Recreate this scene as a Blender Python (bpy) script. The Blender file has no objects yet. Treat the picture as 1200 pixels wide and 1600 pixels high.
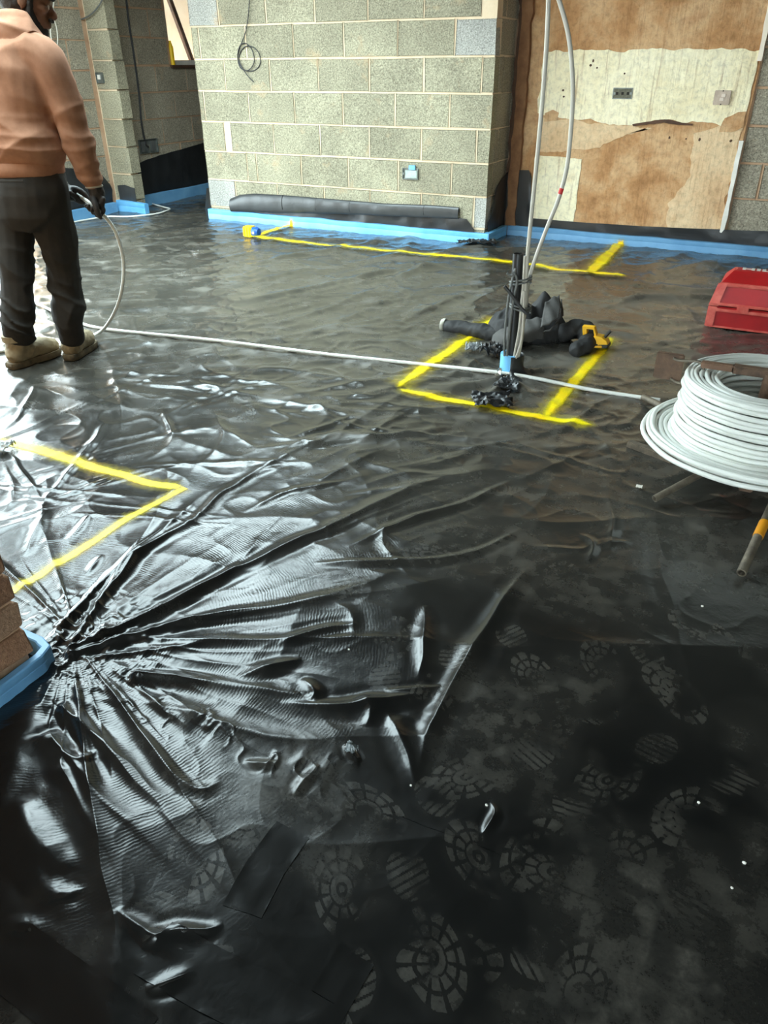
import bpy, bmesh, math, random
import numpy as np
from mathutils import Vector, Matrix
from mathutils.noise import noise as pnoise
random.seed(7)
SC = bpy.context.scene

# ---------------------------------------------------------------- camera
# X runs along the block wall, Y towards it, Z up; the photographer stands at the origin
EYE = np.array([0.0, 0.0, 1.25])
PITCH, ROLL, YAW = 0.5352, -0.0059, 0.4789          # looking down, a touch of roll, turned left of the wall's normal
FPX = 1173.7                                        # focal length in pixels of the 1200 x 1600 frame
_r0 = np.array([math.cos(YAW), math.sin(YAW), 0.0])
CF = np.array([-math.sin(YAW) * math.cos(PITCH), math.cos(YAW) * math.cos(PITCH), -math.sin(PITCH)])
_u0 = np.cross(_r0, CF)
CR = math.cos(ROLL) * _r0 + math.sin(ROLL) * _u0
CU = -math.sin(ROLL) * _r0 + math.cos(ROLL) * _u0
cd = bpy.data.cameras.new('camera')
cam = bpy.data.objects.new('camera', cd)
SC.collection.objects.link(cam)
cd.sensor_fit = 'VERTICAL'
cd.sensor_height = 36.0
cd.lens = 36.0 * FPX / 1600.0
cd.clip_start = 0.02
cam.matrix_world = Matrix(((CR[0], CU[0], -CF[0], EYE[0]), (CR[1], CU[1], -CF[1], EYE[1]),
                           (CR[2], CU[2], -CF[2], EYE[2]), (0, 0, 0, 1)))
SC.camera = cam

# ---------------------------------------------------------------- light
SC.view_settings.view_transform = 'Standard'
SC.view_settings.look = 'None'
SC.view_settings.gamma = 1.0
SC.view_settings.use_curve_mapping = False
SC.view_settings.exposure = 0.0
world = bpy.data.worlds.new('overcast_sky')
SC.world = world
world.use_nodes = True
_nt = world.node_tree
_bg = _nt.nodes['Background']
_tc = _nt.nodes.new('ShaderNodeTexCoord')
_sp = _nt.nodes.new('ShaderNodeSeparateXYZ')
_cr = _nt.nodes.new('ShaderNodeValToRGB')
_nt.links.new(_tc.outputs['Generated'], _sp.inputs[0])
_nt.links.new(_sp.outputs['Z'], _cr.inputs['Fac'])
_nt.links.new(_cr.outputs['Color'], _bg.inputs['Color'])
_cr.color_ramp.elements[0].position = 0.0
_cr.color_ramp.elements[0].color = (0.76, 0.89, 0.93, 1)
_cr.color_ramp.elements[1].position = 1.0
_cr.color_ramp.elements[1].color = (0.74, 0.95, 0.99, 1)
_bg.inputs['Strength'].default_value = 17.0


def portal(name, loc, rot, sx, sy):
    """a Cycles light portal in an opening: it emits nothing, it only guides the sky's samples"""
    l = bpy.data.lights.new(name, 'AREA')
    l.shape = 'RECTANGLE'
    l.size, l.size_y = sx, sy
    l.cycles.is_portal = True
    o = bpy.data.objects.new(name, l)
    SC.collection.objects.link(o)
    o.location = loc
    o.rotation_euler = rot


PATIO = (1.3, 4.95, 2.12)                       # y0, y1, head height of the opening in the left wall
LANTERN = (-5.2, -2.6, 1.35, 4.6)            # x0, x1, y0, y1 of the roof light
BACKWIN = (7.09, 8.3, 1.27, 2.2)                # window of the back room
REAR_OPENING = (-0.9, 1.6, 2.1)                     # unseen opening behind the photographer, added to light the block wall
XL, YW, YP, YB = -6.15, 6.055, 6.5, -3.0        # left wall, block wall, plaster wall, rear wall
XR, ZC = 2.6, 2.45
portal('patio_portal', (XL - 0.05, (PATIO[0] + PATIO[1]) / 2, PATIO[2] / 2), (0, -math.pi / 2, 0), PATIO[2], PATIO[1] - PATIO[0])
portal('rooflight_portal', ((LANTERN[0] + LANTERN[1]) / 2, (LANTERN[2] + LANTERN[3]) / 2, ZC + 0.12), (0, 0, 0), LANTERN[1] - LANTERN[0], LANTERN[3] - LANTERN[2])
portal('back_window_portal', (XL - 0.05, (BACKWIN[0] + BACKWIN[1]) / 2, (BACKWIN[2] + BACKWIN[3]) / 2), (0, -math.pi / 2, 0), BACKWIN[3] - BACKWIN[2], BACKWIN[1] - BACKWIN[0])
portal('rear_opening_portal', ((REAR_OPENING[0] + REAR_OPENING[1]) / 2, YB - 0.05, REAR_OPENING[2] / 2), (math.pi / 2, 0, math.pi), REAR_OPENING[1] - REAR_OPENING[0], REAR_OPENING[2])


# ---------------------------------------------------------------- helpers
def ray(x, y):
    return (x - 600) / FPX * CR - (y - 800) / FPX * CU + CF


def G(x, y, z=0.0):
    """where the line of sight through a surveyed point meets the level z"""
    d = ray(x, y)
    return EYE + d * ((z - EYE[2]) / d[2])


def onY(x, y, Y):
    d = ray(x, y)
    return EYE + d * (Y / d[1])


def onX(x, y, X):
    d = ray(x, y)
    return EYE + d * (X / d[0])


def upright(x, y, g):
    """the same, on the upright plane through ground point g that faces the origin"""
    d = ray(x, y)
    return EYE + d * ((g[0] ** 2 + g[1] ** 2) / (g[0] * d[0] + g[1] * d[1]))


def link(o):
    SC.collection.objects.link(o)
    return o


def root(name, label, cat, loc=(0, 0, 0), group=None, kind=None):
    o = link(bpy.data.objects.new(name, None))
    o.location = [float(c) for c in loc]
    o.empty_display_size = 0.05
    tag(o, label, cat, group, kind)
    return o


def tag(o, label=None, cat=None, group=None, kind=None):
    if label: o['label'] = label
    if cat: o['category'] = cat
    if group: o['group'] = group
    if kind: o['kind'] = kind
    return o


def wloc(o):
    v = np.zeros(3)
    while o is not None:
        v += np.array(o.location)
        o = o.parent
    return v


class MB:
    """collects shapes, then links them as one mesh object"""
    def __init__(s):
        s.v, s.f = [], []

    def add(s, v, f):
        k = len(s.v)
        s.v += [tuple(float(c) for c in p) for p in v]
        s.f += [tuple(int(i) + k for i in q) for q in f]
        return s

    def box(s, lo, hi, bev=0.0, M=None):
        bm = bmesh.new()
        bmesh.ops.create_cube(bm, size=1.0)
        lo, hi = np.array(lo, float), np.array(hi, float)
        for v in bm.verts:
            v.co = Vector((lo + hi) / 2 + np.array(v.co) * (hi - lo))
        if bev > 0:
            bmesh.ops.bevel(bm, geom=bm.edges[:], offset=bev, segments=2, affect='EDGES')
        return s.bm(bm, M)

    def bm(s, bm, M=None):
        if M is not None:
            bm.transform(M)
        bm.verts.index_update()
        s.add([v.co for v in bm.verts], [[v.index for v in f.verts] for f in bm.faces])
        bm.free()
        return s

    def prism(s, outline, ax, a0, a1):
        """outline: (p, q) points of the two axes other than ax, counter-clockwise; extruded a0..a1 along ax"""
        n = len(outline)
        def P(p, q, a):
            return [(a, p, q), (p, a, q), (p, q, a)][ax]
        v = [P(p, q, a0) for p, q in outline] + [P(p, q, a1) for p, q in outline]
        f = [tuple(range(n))[::-1], tuple(range(n, 2 * n))] + [(i, (i + 1) % n, n + (i + 1) % n, n + i) for i in range(n)]
        return s.add(v, f)

    def tube(s, pts, r, n=8, caps=True, hollow=None):
        pts = np.array(pts, float)
        m = len(pts)
        rr = np.full(m, r, float) if np.isscalar(r) else np.array(r, float)
        t = np.gradient(pts, axis=0)
        t /= np.linalg.norm(t, axis=1)[:, None] + 1e-12
        up = np.array([0, 0, 1.0]) if abs(t[0][2]) < 0.9 else np.array([1.0, 0, 0])
        a = np.cross(t[0], up); a /= np.linalg.norm(a)
        V = []
        for i in range(m):
            a = a - t[i] * (a @ t[i]); a /= np.linalg.norm(a)
            b = np.cross(t[i], a)
            for k in range(n):
                w = 2 * math.pi * k / n
                V.append(pts[i] + rr[i] * (math.cos(w) * a + math.sin(w) * b))
        Fc = [(i * n + k, i * n + (k + 1) % n, (i + 1) * n + (k + 1) % n, (i + 1) * n + k) for i in range(m - 1) for k in range(n)]
        if caps:
            Fc += [tuple(range(n))[::-1], tuple(range((m - 1) * n, m * n))]
        return s.add(V, Fc)

    def pipe_end(s, p0, p1, r, ri, n=14, depth=0.04):
        """a bar p0-p1 whose p0 end is an open bore"""
        p0, p1 = np.array(p0, float), np.array(p1, float)
        d = (p1 - p0) / np.linalg.norm(p1 - p0)
        up = np.array([0, 0, 1.0]) if abs(d[2]) < 0.9 else np.array([1.0, 0, 0])
        a = np.cross(d, up); a /= np.linalg.norm(a)
        b = np.cross(d, a)
        rings = [(p1, r), (p0, r), (p0, ri), (p0 + d * depth, ri)]
        V = [c + q * (math.cos(2 * math.pi * k / n) * a + math.sin(2 * math.pi * k / n) * b) for c, q in rings for k in range(n)]
        Fc = [(i * n + k, i * n + (k + 1) % n, (i + 1) * n + (k + 1) % n, (i + 1) * n + k) for i in range(3) for k in range(n)]
        Fc += [tuple(range(3 * n, 4 * n)), tuple(range(n))[::-1]]
        return s.add(V, Fc)

    def grid(s, P):
        """P[i][j] of points"""
        P = np.array(P, float)
        n, m = P.shape[:2]
        return s.add(P.reshape(-1, 3), [(i * m + j, i * m + j + 1, (i + 1) * m + j + 1, (i + 1) * m + j) for i in range(n - 1) for j in range(m - 1)])

    def loft(s, rings, closed=True):
        """rings of equal length -> skin, ends capped"""
        rings = np.array(rings, float)
        m, n = rings.shape[:2]
        Fc = [(i * n + k, i * n + (k + 1) % n, (i + 1) * n + (k + 1) % n, (i + 1) * n + k) for i in range(m - 1) for k in range(n)]
        if closed:
            Fc += [tuple(range(n))[::-1], tuple(range((m - 1) * n, m * n))]
        return s.add(rings.reshape(-1, 3), Fc)

    def ball(s, c, r, sub=2, M=None):
        bm = bmesh.new()
        bmesh.ops.create_icosphere(bm, subdivisions=sub, radius=1.0)
        r = np.array([r] * 3 if np.isscalar(r) else r, float)
        M = np.eye(3) if M is None else np.array(M)
        for v in bm.verts:
            v.co = Vector(np.array(c) + M @ (np.array(v.co) * r))
        return s.bm(bm)

    def build(s, name, mat, parent=None, smooth=None, fix=True):
        me = bpy.data.meshes.new(name)
        V = np.array(s.v, float).reshape(-1, 3)
        if parent is not None:
            V = V - wloc(parent)
        me.from_pydata(V.tolist(), [], s.f)
        if fix:
            bm = bmesh.new(); bm.from_mesh(me)
            bmesh.ops.recalc_face_normals(bm, faces=bm.faces[:])
            bm.to_mesh(me); bm.free()
        if smooth is not None:
            me.shade_smooth()
            if smooth < 179:
                me.set_sharp_from_angle(angle=math.radians(smooth))
        me.materials.append(mat)
        o = link(bpy.data.objects.new(name, me))
        if parent is not None:
            o.parent = parent
        return o


def based(o, loc):
    """moves an object's origin to loc without moving its mesh"""
    loc = np.array(loc, float)
    o.data.transform(Matrix.Translation(Vector(-loc)))
    o.location = loc
    return o


def arc(pts, n=40):
    """a smooth curve through points (Catmull-Rom)"""
    P = np.array(pts, float)
    P = np.vstack([2 * P[0] - P[1], P, 2 * P[-1] - P[-2]])
    out = []
    m = len(P) - 3
    k = max(2, n // m)
    for i in range(m):
        p0, p1, p2, p3 = P[i:i + 4]
        for t in np.linspace(0, 1, k, endpoint=False):
            out.append(0.5 * (2 * p1 + (p2 - p0) * t + (2 * p0 - 5 * p1 + 4 * p2 - p3) * t * t + (3 * p1 - p0 - 3 * p2 + p3) * t ** 3))
    out.append(P[-2])
    return np.array(out)


# ---------------------------------------------------------------- materials
class NT:
    def __init__(s, name):
        s.m = bpy.data.materials.new(name)
        s.m.use_nodes = True
        s.t = s.m.node_tree
        s.p = s.t.nodes['Principled BSDF']
        s.out = s.t.nodes['Material Output']

    def n(s, typ, **kw):
        o = s.t.nodes.new('ShaderNode' + typ)
        for k, v in kw.items():
            if k in o.inputs: s.put(o.inputs[k], v)
            else: setattr(o, k, v)
        return o

    def put(s, sock, v):
        if isinstance(v, bpy.types.NodeSocket): s.t.links.new(v, sock)
        elif isinstance(v, (tuple, list)) and len(v) == 3 and sock.type == 'RGBA': sock.default_value = (*v, 1)
        else: sock.default_value = v

    def coord(s, which='Object', scale=(1, 1, 1)):
        c = s.n('TexCoord')
        if tuple(scale) == (1, 1, 1): return c.outputs[which]
        mp = s.n('Mapping', Vector=c.outputs[which]); mp.inputs['Scale'].default_value = scale
        return mp.outputs[0]

    def noise(s, scale, detail=4, rough=0.55, vec=None, dist=0.0):
        o = s.n('TexNoise', Scale=scale, Detail=detail, Roughness=rough, Distortion=dist)
        if vec is not None: s.put(o.inputs['Vector'], vec)
        return o.outputs['Fac']

    def vor(s, scale, vec=None, feature='F1', out='Distance'):
        o = s.n('TexVoronoi', Scale=scale, feature=feature)
        if vec is not None: s.put(o.inputs['Vector'], vec)
        return o.outputs[out]

    def ramp(s, fac, stops):
        o = s.n('ValToRGB', Fac=fac)
        e = o.color_ramp.elements
        while len(e) < len(stops): e.new(0.5)
        for q, (p, c) in zip(e, stops):
            q.position = p
            q.color = (*c, 1) if not np.isscalar(c) else (c, c, c, 1)
        return o.outputs['Color']

    def mix(s, fac, a, b, mode='MIX'):
        o = s.n('Mix', data_type='RGBA', blend_type=mode)
        s.put(o.inputs[0], fac); s.put(o.inputs[6], a); s.put(o.inputs[7], b)
        return o.outputs[2]

    def math(s, op, a, b=0.0, clamp=False):
        o = s.n('Math', operation=op, use_clamp=clamp)
        s.put(o.inputs[0], a); s.put(o.inputs[1], b)
        return o.outputs[0]

    def attr(s, name, out='Fac'):
        return s.n('Attribute', attribute_name=name).outputs[out]

    def bump(s, h, strength=0.3, dist=0.01, normal=None):
        o = s.n('Bump', Height=h, Strength=strength, Distance=dist)
        if normal is not None: s.put(o.inputs['Normal'], normal)
        s.t.links.new(o.outputs[0], s.p.inputs['Normal'])
        return o.outputs[0]

    def set(s, **kw):
        for k, v in kw.items():
            s.put(s.p.inputs[k.replace('_', ' ')], v)
        return s.m


def lin(r, g, b):
    return tuple((c / 255 / 12.92) if c / 255 <= 0.04045 else ((c / 255 + 0.055) / 1.055) ** 2.4 for c in (r, g, b))


def simple(name, c1, c2=None, rough=0.6, scale=12.0, bump=0.0, metal=0.0, spec=0.5, bscale=None, **kw):
    k = NT(name)
    c2 = c2 or tuple(x * 0.8 for x in c1)
    co = k.coord()
    nz = k.noise(scale, 5, 0.6, co)
    k.set(Base_Color=k.mix(k.ramp(nz, [(0.3, 0.0), (0.7, 1.0)]), c1, c2), Roughness=rough, Metallic=metal, Specular_IOR_Level=spec, **kw)
    if bump:
        k.bump(k.noise(bscale or scale * 4, 4, 0.6, co), bump, 0.01)
    return k.m


def block_material(name, ca, cb, grain=1.0):
    k = NT(name)
    co = k.coord()
    rnd = k.n('ObjectInfo').outputs['Random']
    base = k.mix(rnd, ca, cb)
    big = k.ramp(k.noise(3.5, 3, 0.5, co), [(0.3, 0.84), (0.7, 1.12)])
    base = k.mix(1.0, base, big, 'MULTIPLY')
    pits = k.noise(95, 5, 0.78, co)
    spk = k.ramp(pits, [(0.32, 0.10), (0.44, 0.66), (0.56, 1.08), (0.70, 1.9)])
    base = k.mix(0.85 * grain, base, spk, 'MULTIPLY')
    smear = k.ramp(k.noise(5, 5, 0.65, co), [(0.60, 0.0), (0.72, 0.5)])
    base = k.mix(smear, base, lin(196, 166, 130))
    k.set(Base_Color=base, Roughness=0.92, Specular_IOR_Level=0.2)
    k.bump(pits, 0.9, 0.008)
    return k.m

M = {}
M['block'] = block_material('dense_block', lin(158, 152, 130), lin(174, 168, 144))
M['block_dim'] = block_material('dense_block_grey', lin(158, 150, 132), lin(172, 163, 144))
M['block_grey'] = block_material('dense_block_pale', lin(176, 174, 166), lin(186, 184, 176))
M['mortar'] = simple('mortar', lin(222, 204, 176), lin(206, 182, 152), 0.95, 6, 0.5, spec=0.2)
M['mortar_rust'] = simple('mortar_rusty', lin(196, 164, 134), lin(172, 136, 108), 0.95, 9, 0.5, spec=0.2)
M['ceiling'] = simple('bare_ceiling', (0.10, 0.085, 0.07), (0.07, 0.06, 0.05), 0.9, 2)
M['shell'] = simple('bare_wall', lin(140, 132, 116), lin(120, 112, 98), 0.95, 3)
M['slab'] = simple('concrete_slab', lin(120, 116, 108), None, 0.9, 5)
M['paving'] = simple('outside_paving', lin(190, 190, 184), lin(170, 170, 164), 0.9, 3)
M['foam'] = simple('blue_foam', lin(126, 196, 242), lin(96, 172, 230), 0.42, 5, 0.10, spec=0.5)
M['foam_shaded'] = simple('blue_foam_shaded', lin(112, 162, 200), lin(90, 142, 184), 0.5, 6, 0.1)  # shade on the right, back and near strips put into a duller blue
M['dpm'] = simple('black_polythene', (0.012, 0.013, 0.014), (0.02, 0.021, 0.022), 0.36, 5, 0.25, bscale=14)
M['dpm_grey'] = simple('grey_black_polythene', (0.035, 0.037, 0.038), (0.055, 0.057, 0.058), 0.34, 6, 0.3, bscale=10)
M['frame_white'] = simple('white_frame', lin(235, 230, 220), None, 0.5)
M['timber'] = simple('timber', lin(150, 108, 72), lin(110, 72, 44), 0.8, 9, 0.2)
M['timber_dark'] = simple('timber_dark', lin(96, 66, 46), lin(66, 44, 32), 0.8, 9, 0.2)
M['cream'] = simple('cream_board', lin(250, 242, 226), lin(240, 224, 204), 0.8, 5)


def glass_material():
    k = NT('window_glass')
    k.set(Base_Color=(1, 1, 1), Roughness=0.02, IOR=1.45, Transmission_Weight=1.0)
    return k.m


def plaster_material(name, cols, streak):
    k = NT(name)
    co = k.coord()
    n1 = k.noise(2.6, 6, 0.62, co, 0.2)
    base = k.ramp(n1, [(0.28, cols[0]), (0.45, cols[1]), (0.58, cols[2]), (0.75, cols[3])])
    st = k.noise(9, 4, 0.6, k.coord(scale=(5.5, 1, 0.28)), 0.1)
    base = k.mix(k.ramp(st, [(0.56, 0.0), (0.70, streak)]), base, lin(150, 108, 74))
    scr = k.vor(5.5, k.coord(scale=(1, 1, 0.7)), 'DISTANCE_TO_EDGE')
    n3 = k.noise(26, 6, 0.72, co, 0.25)
    base = k.mix(1.0, base, k.ramp(n3, [(0.3, 0.72), (0.5, 1.0), (0.72, 1.12)]), 'MULTIPLY')
    k.set(Base_Color=base, Roughness=0.9, Specular_IOR_Level=0.25)
    k.bump(k.math('ADD', n3, st), 0.55, 0.012)
    return k.m


M['plaster_brown'] = plaster_material('brown_plaster', [lin(136, 92, 56), lin(184, 138, 94), lin(208, 170, 128), lin(160, 110, 70)], 0.35)
M['plaster_cream'] = plaster_material('cream_plaster', [lin(226, 208, 166), lin(242, 230, 194), lin(246, 236, 204), lin(232, 212, 172)], 0.55)
M['plaster_pink'] = plaster_material('pink_plaster', [lin(196, 156, 116), lin(216, 182, 142), lin(224, 196, 158), lin(204, 166, 124)], 0.25)

# ---------------------------------------------------------------- setting
RNG = random.Random(11)


def jit(a):
    return RNG.uniform(-a, a)


def block_piece(parent, axis, sign, face, a0, a1, z0, z1, mat, depth=0.06, proud=0.0):
    """one concrete block: its outer face lies on axis = face (looking along sign), it spans a0..a1 and z0..z1"""
    g = 0.008
    a0 += g + jit(0.002); a1 -= g + jit(0.002); z0 += g + jit(0.0015); z1 -= g + jit(0.0015)
    if a1 - a0 < 0.02 or z1 - z0 < 0.02:
        return
    bm = bmesh.new()
    bmesh.ops.create_cube(bm, size=1.0)
    pr = proud + jit(0.0015)
    for v in bm.verts:
        a = (a0 + a1) / 2 + v.co.x * (a1 - a0) + jit(0.003)
        z = (z0 + z1) / 2 + v.co.z * (z1 - z0) + jit(0.0025)
        d = face + sign * (pr + jit(0.001)) if v.co.y > 0 else face - sign * depth
        v.co = Vector((a, d, z)) if axis == 1 else Vector((d, a, z))
    bmesh.ops.bevel(bm, geom=bm.edges[:], offset=0.004, segments=1, affect='EDGES')
    MB().bm(bm).build('concrete_block', mat, parent)


def block_wall(parent, axis, sign, face, a0, a1, z0, z1, off, mat, zoff=0.1147, holes=(), bw=0.4725, bh=0.2395):
    k0 = math.floor((z0 - zoff) / bh)
    z = zoff + k0 * bh
    row = k0
    while z < z1 - 0.02:
        o = off + (bw / 2 if row % 2 else 0)
        js = [a0] + [o + i * bw for i in range(-60, 60) if a0 + 0.03 < o + i * bw < a1 - 0.03] + [a1]
        for p, q in zip(js[:-1], js[1:]):
            zz0, zz1 = max(z, z0), min(z + bh, z1)
            spans = [(p, q, zz0, zz1)]
            for h0, h1, hz0, hz1 in holes:
                nxt = []
                for s0, s1, t0, t1 in spans:
                    if s1 <= h0 or s0 >= h1 or t1 <= hz0 or t0 >= hz1:
                        nxt.append((s0, s1, t0, t1)); continue
                    if t0 < hz0 - 0.02: nxt.append((s0, s1, t0, hz0)); t0 = hz0
                    if t1 > hz1 + 0.02: nxt.append((s0, s1, hz1, t1)); t1 = hz1
                    if s0 < h0 - 0.02: nxt.append((s0, h0, t0, t1))
                    if s1 > h1 + 0.02: nxt.append((h1, s1, t0, t1))
                spans = nxt
            for s0, s1, t0, t1 in spans:
                block_piece(parent, axis, sign, face, s0, s1, t0, t1, mat)
        z += bh
        row += 1


def struct(o):
    o['kind'] = 'structure'
    return o


struct(MB().box((XL, YB, -0.2), (XR, 9.6, -0.03)).build('floor', M['slab']))
struct(MB().box((-30, -14, -0.4), (XL - 0.32, 24, -0.12)).build('ground', M['paving']))
# ceiling with the roof light opening
x0, x1, y0, y1 = LANTERN
cb = MB()
cb.box((XL, YB, ZC), (x0, 9.6, ZC + 0.1)).box((x1, YB, ZC), (XR, 9.6, ZC + 0.1))
cb.box((x0, YB, ZC), (x1, y0, ZC + 0.1)).box((x0, y1, ZC), (x1, 9.6, ZC + 0.1))
struct(cb.build('ceiling', M['ceiling']))
# left wall: patio opening, then blockwork carrying on into the back room with its window
wl = MB()
f = XL - 0.003
wl.box((XL - 0.3, YB, -0.2), (f, PATIO[0], 2.45)).box((XL - 0.3, PATIO[0], PATIO[2]), (f, PATIO[1], 2.45))
wl.box((XL - 0.3, PATIO[1], -0.2), (f, BACKWIN[0], 2.45)).box((XL - 0.3, BACKWIN[1], -0.2), (f, 9.6, 2.45))
wl.box((XL - 0.3, BACKWIN[0], -0.2), (f, BACKWIN[1], BACKWIN[2])).box((XL - 0.3, BACKWIN[0], BACKWIN[3]), (f, BACKWIN[1], 2.45))
wall_left = struct(wl.build('wall_left', M['mortar_rust']))
block_wall(wall_left, 0, 1, XL, PATIO[1], 5.96, 0.0, 2.44, 5.02, M['block_dim'], zoff=0.035)
block_wall(wall_left, 0, 1, XL, 6.12, 9.0, 0.0, 2.44, 6.36, M['block_dim'], zoff=0.075, holes=[(BACKWIN[0], BACKWIN[1], BACKWIN[2], BACKWIN[3])])
# nib at the doorway: one block wide, its thickness showing in the doorway
nib = struct(MB().box((XL, 6.005, -0.2), (-5.90, 6.105, 2.45)).build('wall_corner', M['mortar']))
for i in range(-1, 10):
    z = 0.1147 + 0.2395 * i
    w = jit(0.012)
    zz = max(z, 0.0)
    block_piece(nib, 1, -1, 6.0, XL + 0.012, -5.87 + w, zz, min(z + 0.2395, 2.44), M['block'], depth=0.115)
# main block wall, joints as surveyed
wm = struct(MB().box((-4.985, YW + 0.0025, -0.2), (-2.214, 6.62, 2.45)).build('wall_middle', M['mortar']))
XA, XB_ = -4.99, -2.21
rows = {
    -1: ([-4.68, -4.21, -3.74, -3.262, -2.79, -2.32], 1.7912, 2.0307),
    0: ([-4.675, -4.195, -3.73, -3.256, -2.784, -2.33], 1.5517, 1.7912),
    1: ([-4.905, -4.420, -3.948, -3.475, -3.003, -2.530], 1.3122, 1.5517),
    2: ([-4.6675, -4.195, -3.7225, -3.25, -2.7775, -2.305], 1.0727, 1.3122),
    3: ([-4.928, -4.4437, -3.971, -3.499, -3.026, -2.554], 0.8332, 1.0727),
    4: ([-4.735, -4.672, -4.207, -3.7345, -3.262, -2.7895, -2.317], 0.5937, 0.8332),
    5: ([-4.516, -4.410, -3.938, -3.4655, -2.993, -2.5206], 0.3542, 0.5937),
    6: ([-4.674, -4.21, -3.715, -3.261, -2.78, -2.313], 0.1147, 0.3542),
    7: ([-4.52, -4.05, -3.58, -3.1, -2.63], 0.0, 0.1147),
    -2: ([-4.905, -4.420, -3.948, -3.475, -3.003, -2.530], 2.0307, 2.2702),
    -3: ([-4.6675, -4.195, -3.7225, -3.25, -2.7775, -2.305], 2.2702, 2.44),
}
for r, (js, z0, z1) in rows.items():
    e = [XA] + js + [XB_]
    for i, (p, q) in enumerate(zip(e[:-1], e[1:])):
        if r == 4 and i == 1: continue                      # a wide mortar-filled gap
        if r == 0 and i == len(e) - 2: continue             # made up in mortar at the corner
        pale = (r == 1 and i == 6) or (r == 0 and i == 0) or (r == 6 and i in (0, 6))
        last = q == XB_
        block_piece(wm, 1, -1, YW, p, q + (0.006 if last else 0), z0, z1, M['block_grey'] if pale else M['block'], depth=0.1, proud=0.002 if pale else 0.0)
# its return towards the plaster wall
block_wall(wm, 0, 1, XB_, YW + 0.105, YP + 0.02, 0.0, 2.44, 6.25, M['block_dim'])
# plaster wall
wb = struct(MB().box((-2.3, YP + 0.026, -0.2), (XR, 6.75, 2.45)).build('wall_back', M['mortar_rust']))


def ragged(pts, step=0.03, amp=0.008, keep=()):
    """a closed outline whose sides wander a little"""
    out = []
    n = len(pts)
    for i in range(n):
        p, q = np.array(pts[i], float), np.array(pts[(i + 1) % n], float)
        m = 1 if i in keep else max(1, int(np.linalg.norm(q - p) / step))
        d = (q - p) / (np.linalg.norm(q - p) + 1e-9)
        nr = np.array([-d[1], d[0]])
        for j in range(m):
            c = p + (q - p) * j / m
            w = amp * (pnoise(Vector((c[0] * 9, c[1] * 9, 3.3))) * 1.6 + pnoise(Vector((c[0] * 31, c[1] * 31, 7.7)))) if j else 0
            out.append(tuple(c + nr * w))
    return out


def coat(name, outline, y0, y1, mat, label=None, **kw):
    o = MB().prism(ragged(outline, **kw), 1, y0, y1).build(name, mat, wb)
    if label: o['label'] = label
    return o


coat('plaster_coat', [(-2.2, 0), (-0.455, 0), (-0.455, 2.44), (-2.2, 2.44)], YP + 0.004, YP + 0.03, M['plaster_brown'], amp=0.003)
coat('plaster_patch', [(-1.99, 0.93), (-1.86, 0.90), (-1.60, 0.895), (-1.42, 0.86), (-1.25, 0.86), (-1.06, 0.90), (-0.86, 0.885), (-0.72, 0.89), (-0.56, 0.87), (-0.475, 0.90), (-0.475, 1.335), (-1.0, 1.345), (-1.25, 1.35), (-1.38, 1.33), (-1.5, 1.35), (-1.985, 1.345)],
     YP - 0.003, YP + 0.01, M['plaster_cream'], 'cream skim coat band with two fittings', amp=0.010)
coat('plaster_patch', [(-1.97, 0.03), (-1.61, 0.03), (-1.60, 0.615), (-1.98, 0.625)], YP - 0.001, YP + 0.01, M['plaster_cream'], 'low cream patch beside the black corner sheet', amp=0.006)
coat('plaster_patch', [(-0.86, 0.03), (-0.475, 0.03), (-0.475, 0.86), (-0.66, 0.86), (-0.80, 0.82), (-0.79, 0.5), (-0.90, 0.33)], YP - 0.0005, YP + 0.01, M['plaster_pink'], 'smooth pink plaster low on the right', amp=0.02)
coat('plaster_patch', [(-1.95, 0.655), (-1.47, 0.70), (-1.28, 0.80), (-1.1, 0.845), (-1.5, 0.868), (-1.95, 0.90)], YP + 0.0005, YP + 0.01, M['plaster_pink'], 'thin pink plaster under the cream band', amp=0.012)
coat('plaster_edge', [(-1.25, 0.868), (-1.12, 0.89), (-1.02, 0.905), (-0.9, 0.885), (-0.82, 0.88), (-0.82, 0.868), (-0.92, 0.872), (-1.02, 0.885), (-1.12, 0.872), (-1.24, 0.855)], YP - 0.008, YP, M['timber_dark'], 'dark ragged edge where the skim has come away', amp=0.003)
coat('plaster_patch', [(-0.63, 0.83), (-0.52, 0.84), (-0.475, 0.87), (-0.475, 0.965), (-0.53, 0.96), (-0.61, 0.92)], YP - 0.005, YP, M['plaster_brown'], 'bare brown spot at the right end of the cream band', amp=0.006)
coat('plaster_patch', [(-1.93, 0.87), (-1.83, 0.88), (-1.82, 0.935), (-1.87, 0.955), (-1.93, 0.93)], YP - 0.005, YP, M['plaster_brown'], 'bare brown spot at the left end of the cream band', amp=0.006)
for (px, py) in ((927, 95), (933, 106), (923, 102), (880, 141), (881, 151), (976, 115), (1046, 215), (1072, 217), (1093, 218), (1142, 220)):
    c = onY(px, py, YP)
    MB().ball((c[0], YP - 0.0025, c[2]), (0.009 + jit(0.003), 0.003, 0.009 + jit(0.004)), 1).build('plaster_hole', M['timber_dark'], wb)
block_wall(wb, 1, -1, YP + 0.022, -0.45, XR, 0.0, 2.44, -0.05, M['block_dim'], zoff=0.155)
MB().prism(ragged([(-0.484, 0.13), (-0.452, 0.13), (-0.452, 0.78), (-0.484, 0.78)], amp=0.004), 1, YP - 0.012, YP + 0.02).build('edge_lath', M['frame_white'], wb)
MB().prism(ragged([(-0.480, 1.27), (-0.448, 1.27), (-0.448, 2.44), (-0.480, 2.44)], amp=0.004), 1, YP - 0.012, YP + 0.02).build('edge_lath', M['cream'], wb)
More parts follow.
